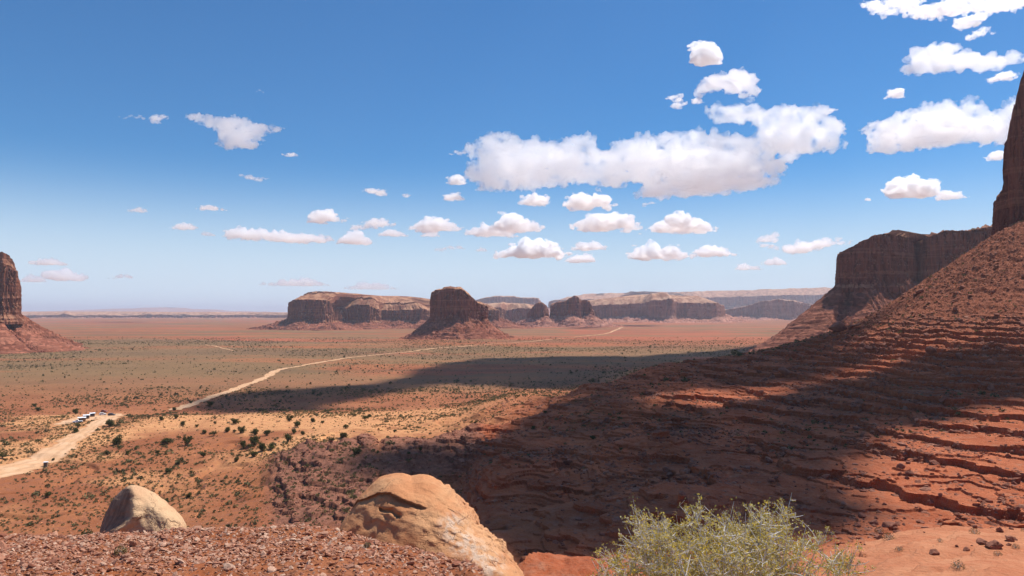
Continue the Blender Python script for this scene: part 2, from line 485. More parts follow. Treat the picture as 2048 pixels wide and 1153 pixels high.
def talus_material(name, a, b, scale):
    k = NT(name)
    P = k.pos()
    n1 = k.noise(P, .03 * scale, 5, .6)
    vr = k.voro(P, .16 * scale, out=1)
    sep = k.n("SeparateColor")
    k.set(sep.inputs[0], vr)
    c = k.mix(k.ramp(n1, .4, .6), a, b)
    c = k.mix(k.ramp(sep.outputs[0], .55, .95, 0, .75), c, tuple(min(1, 1.5 * x) for x in b))
    c = k.mix(k.ramp(sep.outputs[1], .72, .9, 0, .6), c, tuple(.5 * x for x in a))
    bands = k.noise(k.pos(.003, .003, .22), 1.0, 3, .6)
    c = k.mix(k.ramp(bands, .56, .62, 0, .5), c, tuple(.55 * x for x in a))
    nb = k.bump(k.noise(P, .22 * scale, 5, .7), .9, 2.5 / scale)
    k.diffuse(c, nb, .95, .08)
    return k.m
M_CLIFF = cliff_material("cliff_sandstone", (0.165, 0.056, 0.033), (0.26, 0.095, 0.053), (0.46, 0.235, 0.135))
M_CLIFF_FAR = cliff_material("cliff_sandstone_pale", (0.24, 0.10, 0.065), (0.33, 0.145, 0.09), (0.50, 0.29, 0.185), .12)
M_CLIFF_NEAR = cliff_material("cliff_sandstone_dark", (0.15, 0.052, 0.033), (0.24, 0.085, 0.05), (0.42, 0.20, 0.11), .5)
M_TALUS = talus_material("talus_rubble", (0.21, 0.068, 0.038), (0.30, 0.115, 0.068), 1.0)
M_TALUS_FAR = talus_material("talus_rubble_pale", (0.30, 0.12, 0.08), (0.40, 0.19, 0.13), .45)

def mesa(name, label, cat, plan, rim, base_py, talus=None, cap=None, seed=0, mats=None, flute=1.0, lean=0.04, zsink=6.0, level=.7, group=None, talus_z=-1.5):
    """plan: (px, d) corners, anticlockwise seen from above starting anywhere; rim: (px, py) height of the cliff edge;
    talus: width of the rubble skirt; cap: list of (inset, rise) above the cliff edge"""
    pts = np.array([((p - 1024) / F * d, d) for p, d in plan], float)
    c0 = pts.mean(0)
    dm = pts[:, 1].min()
    mpp = dm / F
    # closed Catmull-Rom-ish resample by chord, kept fairly angular
    cl = np.concatenate([pts, pts[:1]])
    L = np.r_[0, np.cumsum(np.hypot(*np.diff(cl, axis=0).T))]
    ds = max(1.5 * mpp, L[-1] / 1400)
    n = int(L[-1] / ds)
    s = np.arange(n) * L[-1] / n
    X, Y = np.interp(s, L, cl[:, 0]), np.interp(s, L, cl[:, 1])
    kk = max(2, int(0.003 * n))
    ker = np.hanning(2 * kk + 3)[1:-1]; ker /= ker.sum()
    X, Y = [np.convolve(np.pad(a, kk, 'wrap'), ker, 'valid') for a in (X, Y)]
    tx, ty = np.roll(X, -1) - np.roll(X, 1), np.roll(Y, -1) - np.roll(Y, 1)
    tl = np.hypot(tx, ty)
    nx, ny = ty / tl, -tx / tl
    area = 0.5 * np.sum(X * np.roll(Y, -1) - np.roll(X, -1) * Y)
    if area < 0: nx, ny = -nx, -ny
    PX = 1024 + F * X / Y
    rp = np.array(rim, float)
    zr = 72 - (np.interp(PX, rp[:, 0], rp[:, 1]) - 625) * mpp
    zb = 72 - (base_py - 625) * mpp
    hgt = np.maximum(zr - zb, 2.0)
    hm = float(hgt.max())
    zr = zr + 0.02 * hm * fbm2(X / (9 * mpp), Y / (9 * mpp), 3, seed + 1)
    # ------ cliff
    nv = max(14, int(min(90, hm / (1.6 * mpp))))
    t = np.r_[np.linspace(-zsink / hm, 0, 2)[:1], np.linspace(0, 1, nv)]
    T, _ = np.meshgrid(t, X, indexing='ij')
    Zc = zb + T * (zr - zb)[None]
    u1, u2 = X[None] / (14 * mpp), Y[None] / (14 * mpp)
    big = fbm3(u1, u2, Zc / (90 * mpp), 3, seed + 2)
    rd = 1 - np.abs(fbm3(X[None] / (5.0 * mpp), Y[None] / (5.0 * mpp), Zc / (60 * mpp), 4, seed + 3, gain=.55))
    hz = vnoise3(X[None] / (60 * mpp), Y[None] / (60 * mpp), Zc / (4.0 * mpp), seed + 4)
    off = flute * mpp * (3.2 * big + 3.0 * (np.clip(rd, 0, 1) - .6) + (.7 if dm < 2500 else .25) * hz) - lean * hm * np.clip(T, 0, 1)
    off = off + mpp * 2.5 * (sstep(.97, .86, T) - 1) * 0 - mpp * 0.9 * sstep(.93, 1.0, T) - flute * mpp * 4.5 * sstep(.86, .97, rd) * (T < .995)
    off = off + .05 * hm * (1 - sstep(0, .16, T))                # foot of the cliff steps out
    VX, VY, VZ = [X[None] + nx[None] * off], [Y[None] + ny[None] * off], [Zc]
    # ------ top: the cap rises, then closes over the middle
    ox, oy = VX[0][-1], VY[0][-1]
    zc = zr.copy()
    cap = cap or [(0.05, 0.015), (0.2, 0.02)]
    cxm, cym = X.mean(), Y.mean()
    last_in, prev = 0.0, 0.0
    for inset, rise in cap + [(0.55, cap[-1][1]), (0.8, cap[-1][1]), (0.98, cap[-1][1])]:
        for q in ((0.5, 1.0) if inset - last_in > .04 else (1.0,)):
            f = last_in + (inset - last_in) * q
            r_ = rise
            kk = int(2 + f * n * .12)
            ker = np.hanning(2 * kk + 3)[1:-1]; ker /= ker.sum()
            sx_, sy_ = [np.convolve(np.pad(a, kk, 'wrap'), ker, 'valid') for a in (ox, oy)]
            w_ = sstep(0, .08, f)
            sx_, sy_ = ox * (1 - w_) + sx_ * w_, oy * (1 - w_) + sy_ * w_
            bx, by = sx_ + (cxm - sx_) * f, sy_ + (cym - sy_) * f
            zt = zr + (rise if q == 1.0 else 0.5 * (rise + prev)) * hm if True else zr
            zt = zt + (0.045 * hm * fbm2(bx / (11 * mpp), by / (11 * mpp), 4, seed + 6) * sstep(0, .06, f))
            lvl = sstep(.3, .9, f)
            zt = zt * (1 - lvl) + (zr.mean() * (1 - level) + zr.max() * level + rise * hm) * lvl if f > .3 else zt
            VX.append(bx[None]); VY.append(by[None]); VZ.append(zt[None])
        last_in, prev = inset, rise
    VX, VY, VZ = np.concatenate(VX), np.concatenate(VY), np.concatenate(VZ)
    nvv = len(VX)
    V = np.stack([VX, VY, VZ], -1).reshape(-1, 3)
    V = np.concatenate([V, [[cxm, cym, VZ[-1].mean()]]])
    Fq = grid_faces(n, nvv, wrap=True)
    last = (nvv - 1) * n
    ring = np.arange(n)
    tri = np.stack([last + ring, last + (ring + 1) % n, np.full(n, len(V) - 1)], -1)
    if area < 0:
        Fq, tri = Fq[:, ::-1], tri[:, ::-1]
    m_c, m_t = mats or (M_CLIFF, M_TALUS)
    root = empty(name, (c0[0], c0[1], zb))
    tag(root, label, cat, group)
    org = np.array((c0[0], c0[1], zb))
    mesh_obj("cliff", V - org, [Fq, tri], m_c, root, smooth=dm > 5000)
    # ------ talus skirt
    if talus:
        nt = int(np.clip(talus / (1.4 * mpp), 8, 60))
        t = np.linspace(0, 1, nt)
        T, _ = np.meshgrid(t, X, indexing='ij')
        wv = talus * (1 + 0.28 * fbm2(X / (45 * mpp), Y / (45 * mpp), 3, seed + 7))[None]
        o = -0.06 * hm + T * (wv + .06 * hm)
        x, y = X[None] + nx[None] * o, Y[None] + ny[None] * o
        top = zb + 0.16 * hm * (0.4 + 0.9 * fbm2(X / (22 * mpp), Y / (22 * mpp), 3, seed + 8))[None]
        prof = (1 - T) ** 1.25
        z = talus_z + (top - talus_z) * prof
        q = z / (6 * mpp) + .5 * vnoise2(x / (30 * mpp), y / (30 * mpp), seed + 10)
        fr = q - np.floor(q)
        stp = np.where(fr < .8, .35 * fr, .28 + .72 * sstep(.8, .95, fr)) - fr
        z = z + 6 * mpp * stp * sstep(.35, .6, T) * (1 - sstep(.93, 1, T)) * .8
        z = z + mpp * 2.0 * fbm3(x / (4 * mpp), y / (4 * mpp), z / (4 * mpp), 4, seed + 9, gain=.65) * sstep(0, .1, T) * (1 - sstep(.9, 1, T))
        V = np.stack([x, y, z], -1).reshape(-1, 3)
        Fq = grid_faces(n, nt, wrap=True)
        if area > 0: Fq = Fq[:, ::-1]
        mesh_obj("talus_slope", V - org, Fq, m_t, root, smooth=dm > 5000)
    return root

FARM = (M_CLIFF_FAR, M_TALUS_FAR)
mesa("butte", "flat-topped dark red butte standing alone on a broad rubble skirt", "butte",
     [(861, 2045), (870, 2005), (902, 1985), (938, 1990), (952, 2015), (972, 2035), (974, 2080), (950, 2160), (900, 2170), (866, 2110)],
     [(858, 598), (863, 596), (865, 585), (870, 580), (900, 577), (924, 579), (938, 591), (949, 600), (953, 606), (975, 612)], 643,
     talus=84, cap=[(.04, .01), (.12, .035), (.22, .05), (.45, .06)], seed=11, lean=-.01)
mesa("mesa", "long mesa with a sheer dark end face and pale slickrock below its flat rim", "mesa",
     [(577, 3190), (582, 3110), (606, 3065), (640, 3060), (664, 3095), (668, 3190), (684, 3290), (712, 3270), (738, 3235), (758, 3275), (764, 3360), (785, 3350), (845, 3330), (862, 3390), (1000, 3420), (990, 4100), (700, 4200), (585, 3900)],
     [(575, 606), (582, 601), (600, 599), (640, 600), (662, 603), (668, 616), (690, 616), (705, 609), (735, 608), (755, 618), (770, 621), (850, 617), (862, 623), (1000, 620)], 647,
     talus=150, cap=[(.02, .02), (.07, .17), (.12, .27), (.125, .33), (.2, .345)], seed=23)
mesa("butte", "small blunt butte just beside the taller ragged one", "butte",
     [(1056, 3760), (1066, 3715), (1086, 3710), (1098, 3750), (1096, 3850), (1070, 3860)],
     [(1056, 628), (1062, 614), (1072, 607), (1086, 606), (1094, 611), (1099, 626)], 640, talus=120, seed=31, level=-.3, lean=.05, mats=(M_CLIFF, M_TALUS_FAR))
mesa("butte", "ragged butte with a tall middle block and a thin pillar at its edge", "butte",
     [(1100, 3790), (1110, 3740), (1140, 3705), (1160, 3715), (1166, 3760), (1172, 3735), (1182, 3735), (1188, 3770), (1180, 3900), (1110, 3930)],
     [(1099, 615), (1104, 607), (1130, 603), (1138, 597), (1150, 593), (1161, 596), (1165, 606), (1168, 613), (1173, 602), (1181, 603), (1185, 616), (1188, 628)], 637, talus=150, seed=37, level=-.6, lean=.03, mats=(M_CLIFF, M_TALUS_FAR))
mesa("mesa", "low lumpy mesa showing between the lone butte and the small blunt one", "mesa",
     [(940, 4700), (970, 4610), (1002, 4590), (1012, 4690), (1030, 4700), (1065, 4660), (1095, 4760), (1090, 5200), (950, 5200)],
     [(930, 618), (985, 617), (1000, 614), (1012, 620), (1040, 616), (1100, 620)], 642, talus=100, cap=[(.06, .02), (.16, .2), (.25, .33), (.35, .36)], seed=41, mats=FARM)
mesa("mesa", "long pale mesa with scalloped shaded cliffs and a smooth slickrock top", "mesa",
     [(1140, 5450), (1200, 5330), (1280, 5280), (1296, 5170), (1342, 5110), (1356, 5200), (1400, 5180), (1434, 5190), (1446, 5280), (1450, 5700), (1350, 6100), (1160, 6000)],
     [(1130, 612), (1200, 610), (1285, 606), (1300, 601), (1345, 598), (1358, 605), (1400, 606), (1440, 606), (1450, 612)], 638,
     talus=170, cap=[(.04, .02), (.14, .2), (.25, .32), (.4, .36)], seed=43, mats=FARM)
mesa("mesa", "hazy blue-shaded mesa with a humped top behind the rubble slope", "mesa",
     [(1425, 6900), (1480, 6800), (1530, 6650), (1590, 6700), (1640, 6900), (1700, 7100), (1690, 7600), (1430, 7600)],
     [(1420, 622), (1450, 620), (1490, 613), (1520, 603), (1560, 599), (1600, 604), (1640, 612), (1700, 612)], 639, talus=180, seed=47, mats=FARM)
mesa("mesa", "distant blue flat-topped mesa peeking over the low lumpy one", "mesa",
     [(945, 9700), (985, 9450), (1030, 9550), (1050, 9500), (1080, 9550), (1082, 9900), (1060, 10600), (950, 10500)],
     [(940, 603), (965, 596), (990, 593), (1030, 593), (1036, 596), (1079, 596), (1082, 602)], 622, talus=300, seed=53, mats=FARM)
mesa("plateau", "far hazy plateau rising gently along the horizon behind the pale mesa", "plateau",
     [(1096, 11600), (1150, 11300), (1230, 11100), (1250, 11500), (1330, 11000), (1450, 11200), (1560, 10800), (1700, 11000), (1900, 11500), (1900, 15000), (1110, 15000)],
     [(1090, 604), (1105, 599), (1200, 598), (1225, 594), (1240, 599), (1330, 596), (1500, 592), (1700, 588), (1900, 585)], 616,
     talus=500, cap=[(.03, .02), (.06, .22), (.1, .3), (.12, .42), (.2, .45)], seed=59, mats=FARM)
mesa("butte", "great shadowed butte with broken flat rim above the big talus slope", "butte",
     [(1671, 1254), (1676, 1218), (1720, 1197), (1775, 1203), (1822, 1218), (1836, 1236), (1850, 1212), (1900, 1194), (1960, 1176), (2060, 1158), (2250, 1176), (2240, 1440), (1720, 1440)],
     [(1668, 505), (1674, 500), (1700, 490), (1722, 481), (1735, 474), (1750, 464), (1790, 462), (1828, 470), (1838, 475), (1848, 466), (1878, 462), (1882, 457), (1940, 456), (1985, 452), (2250, 450)], 577,
     talus=132, cap=[(.03, .01), (.1, .02)], seed=61, lean=.03)
mesa("butte", "reddish butte cut off by the edge of the view, with layered knob on top", "butte",
     [(42, 1470), (34, 1415), (6, 1395), (-60, 1380), (-140, 1400), (-230, 1460), (-210, 1620), (-60, 1640), (30, 1560)],
     [(-240, 480), (-40, 505), (8, 526), (20, 530), (30, 534), (36, 545), (40, 566), (43, 590)], 645, talus=108,
     cap=[(.01, .01), (.03, .05), (.035, .12), (.10, .15), (.3, .22)], seed=67, lean=.015)
mesa("rock_tower", "towering dark rock wall rising from the top of the talus slope", "rock tower",
     [(1984, 590), (1987, 560), (2000, 545), (2030, 530), (2080, 520), (2200, 515), (2400, 540), (2450, 640), (2200, 740), (2020, 700), (1990, 630)],
     [(1982, 390), (1986, 384), (1992, 372), (2002, 366), (2005, 330), (2010, 282), (2016, 262), (2020, 225), (2026, 202), (2034, 192), (2038, 186), (2040, 168), (2046, 152), (2060, 120), (2200, 90), (2450, 130)], 480,
     seed=71, mats=(M_CLIFF_NEAR, M_TALUS), lean=.02, zsink=60)
mesa("distant_cliffs", "faint line of lavender domed cliffs along the far edge of the plain", "cliffs",
     [(-400, 9300), (-200, 9100), (0, 9200), (120, 9000), (260, 9150), (400, 9050), (520, 9200), (640, 9100), (720, 9300), (720, 11500), (-400, 11500)],
     [(-400, 631), (60, 631), (110, 630), (130, 628), (150, 632), (200, 630), (250, 632), (320, 629), (350, 631), (480, 630), (600, 631), (720, 631)], 638,
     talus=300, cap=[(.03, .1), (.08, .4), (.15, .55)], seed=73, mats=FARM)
# the mountain far beyond
u = np.linspace(-0.75, -0.28, 160)
v = np.linspace(0, 1, 24)
U, Vv = np.meshgrid(u, v)
prof = np.interp(1024 + F * U, [-80, 60, 200, 300, 350, 430, 560, 620], [0, 4, 9, 12, 12, 8, 3, 0])
hh = 20.5 * prof * (np.sin(Vv * math.pi) ** .8)
yy = 30000 + 5000 * (Vv - .5) + 500 * fbm2(U * 30, Vv * 3, 2, 5)
zz = 30 * sstep(0, .1, Vv) * 0 - 5 + hh * 1.05 + 20 * fbm2(U * 60, Vv * 4, 3, 6) * np.sin(Vv * math.pi)
o = mesh_obj("mountain", np.stack([U * yy, yy, zz], -1).reshape(-1, 3), grid_faces(160, 24), M_TALUS_FAR)
tag(o, "very faint blue mountain low on the horizon", "mountain", kind="structure")
# ---------------------------------------------------------------- clouds: closed lumpy hulls filled with scattering white mist
CLOUD_BASE = 1300.0
rng = np.random.default_rng(5)
_cm = {}
def cloud_mat(dens, g=0.85, ragged=0.0):
    dens = float("%.2g" % dens)
    key = (dens, g, ragged)
    if key not in _cm:
        k = NT("cloud_mist")
        v = k.n("VolumePrincipled")
        v.inputs["Color"].default_value = (1, 1, 1, 1)
        v.inputs["Density"].default_value = dens
        v.inputs["Anisotropy"].default_value = g
        if ragged:                                           # torn, uneven mist: metres per noise feature
            P = k.pos(1.0 / ragged)
            nz = k.noise(P, 1.0, 5, .62)
            k.set(v.inputs["Density"], k.math('MULTIPLY', k.ramp(nz, .39, .57), 2.1 * dens))
            k.m.cycles.volume_step_rate = 1.0
        a, b, c = k.n("BsdfTransparent"), k.n("BsdfDiffuse"), k.n("MixShader")
        b.inputs[0].default_value = (0.95, 0.95, 0.95, 1)
        c.inputs[0].default_value = 0.02
        k.t.links.new(a.outputs[0], c.inputs[1]); k.t.links.new(b.outputs[0], c.inputs[2])
        k.t.links.new(c.outputs[0], k.out.inputs[0]); k.t.links.new(v.outputs[0], k.out.inputs[1])
        _cm[key] = k.m
    return _cm[key]
def hull(bl, vox):
    """bl: rows of (x, y, z, rx, ry, rz); their union as one closed surface"""
    V, Fc = ico(2 if len(bl) > 150 else 3)
    b = np.asarray(bl)
    vs_ = (V[None] * b[:, None, 3:] + b[:, None, :3]).reshape(-1, 3)
    fs = (Fc[None] + (np.arange(len(b)) * len(V))[:, None, None]).reshape(-1, 3)
    o = mesh_obj("cloud_hull", vs_, fs, None)
    m = o.modifiers.new("r", 'REMESH'); m.mode = 'VOXEL'; m.voxel_size = vox
    dg = bpy.context.evaluated_depsgraph_get()
    ev = o.evaluated_get(dg)
    me = ev.to_mesh()
    n = len(me.vertices); co = np.empty(n * 3, np.float32); me.vertices.foreach_get("co", co)
    no = np.empty(n * 3, np.float32); me.vertices.foreach_get("normal", no)
    nl = len(me.loops); li = np.empty(nl, np.int32); me.loops.foreach_get("vertex_index", li)
    np_ = len(me.polygons); lt = np.empty(np_, np.int32); me.polygons.foreach_get("loop_total", lt)
    ls = np.empty(np_, np.int32); me.polygons.foreach_get("loop_start", ls)
    F4 = li[ls[lt == 4][:, None] + np.arange(4)]
    F3 = li[ls[lt == 3][:, None] + np.arange(3)]
    ev.to_mesh_clear()
    md = o.data
    bpy.data.objects.remove(o); bpy.data.meshes.remove(md)
    return co.reshape(-1, 3).astype(float), no.reshape(-1, 3).astype(float), [F4, F3]
def add_cloud(bl, ybot, label, seed, dens=0.11, size=60.0, group="cumulus clouds over the valley", flat=True, fine=1.0):
    """bl: photo-pixel sized lumps (x, depth, height, rx, ry, rz); placed at the distance where the shared cloud base stands"""
    dist = CLOUD_BASE * F / max(24.0, 628 - ybot)
    r = np.random.default_rng(seed + 7)
    B = [np.asarray(bl, float)]
    for lev, (cnt, lo, hi) in enumerate(((5, .30, .50), (3, .30, .50))):
        p = np.repeat(B[-1], cnt, 0)
        q = p[:, 3:].min(1)
        p, q = p[q > 2.4], q[q > 2.4]
        dv = r.normal(size=(len(p), 3)); dv[:, 2] += .25
        dv /= np.linalg.norm(dv, axis=1)[:, None]
        rad = q * r.uniform(lo, hi, len(p))
        B.append(np.concatenate([p[:, :3] + dv * p[:, 3:] * r.uniform(.8, 1.02, len(p))[:, None], np.stack([rad * 1.2, rad * 1.2, rad], 1)], 1))
    b0 = B[0][r.integers(0, len(B[0]), int(len(B[0]) * 1.1) + 3)]     # torn scraps round the rim
    t = np.where(r.random(len(b0)) < .75, r.choice([0, math.pi], len(b0)) + r.normal(size=len(b0)) * .7, r.uniform(0, 6.28, len(b0)))
    e = np.minimum(b0[:, 5], 16) * r.uniform(.10, .26, len(b0)) + .6
    kk = r.uniform(1.0, 1.3, len(b0))
    B.append(np.stack([b0[:, 0] + b0[:, 3] * kk * np.cos(t), b0[:, 1], b0[:, 2] + b0[:, 5] * kk * np.sin(t), e * 2.4, e * 1.8, e * .8], 1))
    bl = np.concatenate(B)
    vox = 1.6 if size > 60 else (1.15 if size > 12 else .8)
    co, no, f = hull(bl, vox)
    for wl, am in ((16, 4.2), (8, 2.8), (3.6, 1.4)):
        am = am * min(1, size / 45) * fine * .8
        co = co + am * np.stack([vnoise3(*(co.T / (wl * min(1, size / 40 + .3)) + 31 * c), seed + 20 + c) for c in range(3)], -1)
    d = .9 * fine * fbm3(*(co.T / 5), 2, seed + 9, billow=True) * min(1, size / 20)
    co = co + no * d[:, None]
    if flat:
        fl = -ybot + .05 * size * vnoise2(co[:, 0] / 14, co[:, 1] / 14, seed + 3) + .10 * size * vnoise2(co[:, 0] / 50, co[:, 1] / 50, seed + 4)
        co[:, 2] = np.where(co[:, 2] < fl, fl + (co[:, 2] - fl) * .25, co[:, 2])
    s = dist / F
    cx = co[:, 0].mean()
    org = np.array(((cx - 1024) * s, dist, CAM[2] + (625 - ybot) * s))
    w = np.stack([(co[:, 0] - cx) * s, co[:, 1] * s, (co[:, 2] + ybot) * s], -1)
    o = mesh_obj("cloud", w, f, cloud_mat(dens / s, .86 if size > 45 else .6, float('%.2g' % (min(26, max(5, .42 * size)) * s))))
    o.location = org
    tag(o, label, "cloud", group)
    return o
def lumps(parts, seed, sub=5):
    """hand-placed ellipses (x, y, rx, ry) with smaller lumps budding from their rims"""
    r = np.random.default_rng(seed)
    L = []
    for (x, y, a, b) in parts:
        L.append((x, r.normal() * .25 * b, -y, a * .9, (a + b) * .6, b * .85))
        for q in range(sub + int(a / max(b, 4) * 2)):
            t = r.uniform(-.5, 3.64) if r.random() < .75 else r.uniform(3.64, 5.8)
            e = r.uniform(.28, .5) * b
            L.append((x + a * .85 * math.cos(t), r.normal() * (a + b) * .3, -y + b * .7 * math.sin(t), e * 1.25, e * 1.2, e))
    return L
def puff(x0, y0, x1, y1, seed, peak=0.5):
    """a small cumulus filling a box: level base, domed uneven top"""
    r = np.random.default_rng(seed)
    w, h = x1 - x0, y1 - y0
    L = []
    n = int(np.clip(4 * w / h, 6, 40))
    for i in range(n):
        t = (i + r.uniform(.2, .8)) / n
        env = (1 - abs((t - peak) / (peak if t < peak else 1 - peak)) ** 1.7) * r.uniform(.55, 1.0) + .12
        hh = max(env * h, 2.0)
        rr = max(hh * r.uniform(.38, .55), 1.4)
        x = x0 + rr + t * (w - 2 * rr)
        L.append((x, r.normal() * min(.18 * w, 1.2 * h), -(y1 - rr * .9), rr * r.uniform(1.2, 2.0), rr * 1.6, rr))
        if hh > 2.2 * rr:
            L.append((x + r.normal() * rr * .4, r.normal() * h * .4, -(y1 - hh + rr * .7), rr * 1.1, rr * 1.1, rr * .8))
    return L
def wisp(x0, y0, x1, y1, seed):
    """a torn scrap: a scatter of thin shreds along the box's diagonal band"""
    r = np.random.default_rng(seed)
    w, h = x1 - x0, y1 - y0
    L = []
    for i in range(int(np.clip(w / 3.5, 5, 40))):
        t = r.random()
        e = h * r.uniform(.14, .34) * (1 - .6 * abs(2 * t - 1))
        L.append((x0 + t * w, r.normal() * h * .5, -(y0 + h * (.5 + .33 * math.sin(6 * t + seed) * r.uniform(.3, 1))), max(e * 2.2, 1.6), max(e * 1.6, 1.4), max(e, 1.1)))
    return L

main = [(1478, 224, 58, 16), (1440, 222, 24, 14), (1545, 235, 45, 22), (1600, 236, 50, 26), (1645, 265, 38, 34), (1590, 270, 80, 34), (1665, 288, 20, 18), (1610, 292, 50, 16),
        (1255, 300, 40, 20), (1290, 290, 40, 20), (1340, 285, 40, 22), (1385, 282, 45, 22), (1440, 292, 50, 28), (1500, 298, 50, 26), (1300, 330, 90, 38), (1400, 335, 110, 42), (1500, 335, 50, 34),
        (1390, 372, 110, 20), (1310, 385, 40, 11), (1480, 366, 70, 14), (1535, 362, 26, 9), (1530, 320, 24, 16), (1215, 335, 45, 30), (1220, 362, 40, 14)]
left_main = [(1000, 276, 44, 11), (985, 300, 50, 20), (1070, 300, 40, 20), (1110, 305, 40, 22), (1165, 294, 38, 22), (1140, 330, 70, 34), (1195, 325, 40, 26), (1040, 330, 90, 34), (975, 340, 40, 30), (1000, 368, 50, 13), (1075, 355, 70, 18), (1165, 350, 50, 14)]
n_ = 100
add_cloud(lumps(main + left_main, 1), 396, "huge long cumulus bank with grey underside, by far the largest cloud", 1, .075, 90, fine=1.5)
add_cloud(lumps([(385, 231, 18, 7), (420, 241, 34, 10), (462, 250, 40, 15), (505, 258, 42, 10), (540, 257, 20, 6), (470, 272, 38, 16), (455, 288, 24, 9), (490, 287, 26, 10)], 2), 298, "bird-shaped white cloud alone in the deep blue sky", 2, .085, 46, fine=1.2)
add_cloud(lumps([(1790, 262, 46, 30), (1765, 288, 24, 18), (1840, 245, 44, 34), (1895, 240, 48, 34), (1945, 252, 44, 34), (1990, 262, 40, 26), (2020, 250, 30, 34), (2040, 215, 22, 22), (1870, 272, 90, 20), (1800, 294, 40, 9), (2070, 250, 40, 30)], 3), 304, "big sloping cumulus touching the dark rock tower", 3, .08, 80, fine=1.5)
add_cloud(lumps([(1850, 112, 28, 22), (1880, 104, 40, 19), (1930, 116, 48, 20), (1985, 122, 42, 15), (1830, 132, 20, 9), (2040, 112, 26, 12), (1870, 132, 40, 10)], 4), 146, "ragged white cloud high above the sloping cumulus", 4, .08, 50)
add_cloud(lumps([(1800, 6, 55, 10), (1870, 16, 48, 12), (1930, 6, 60, 12), (2010, 2, 60, 11), (1750, 2, 22, 6)], 5), 32, "cloud cropped by the picture's upper edge", 5, .08, 34)
add_cloud(lumps([(1945, 38, 26, 13), (1968, 30, 18, 10)], 6), 54, "small white puff hanging just under the cropped cloud", 6, .09, 26)
add_cloud(wisp(1942, 54, 1984, 76, 7), 76, "torn scrap of cloud beneath the small hanging puff", 7, .07, 16, fine=1.4)
add_cloud(lumps([(448, 463, 1, 1)] and [(475, 468, 26, 13), (510, 471, 34, 13), (560, 475, 44, 11), (610, 478, 40, 10), (645, 479, 20, 8)], 8), 490, "long low loaf-shaped cloud above the plain", 8, .11, 38)
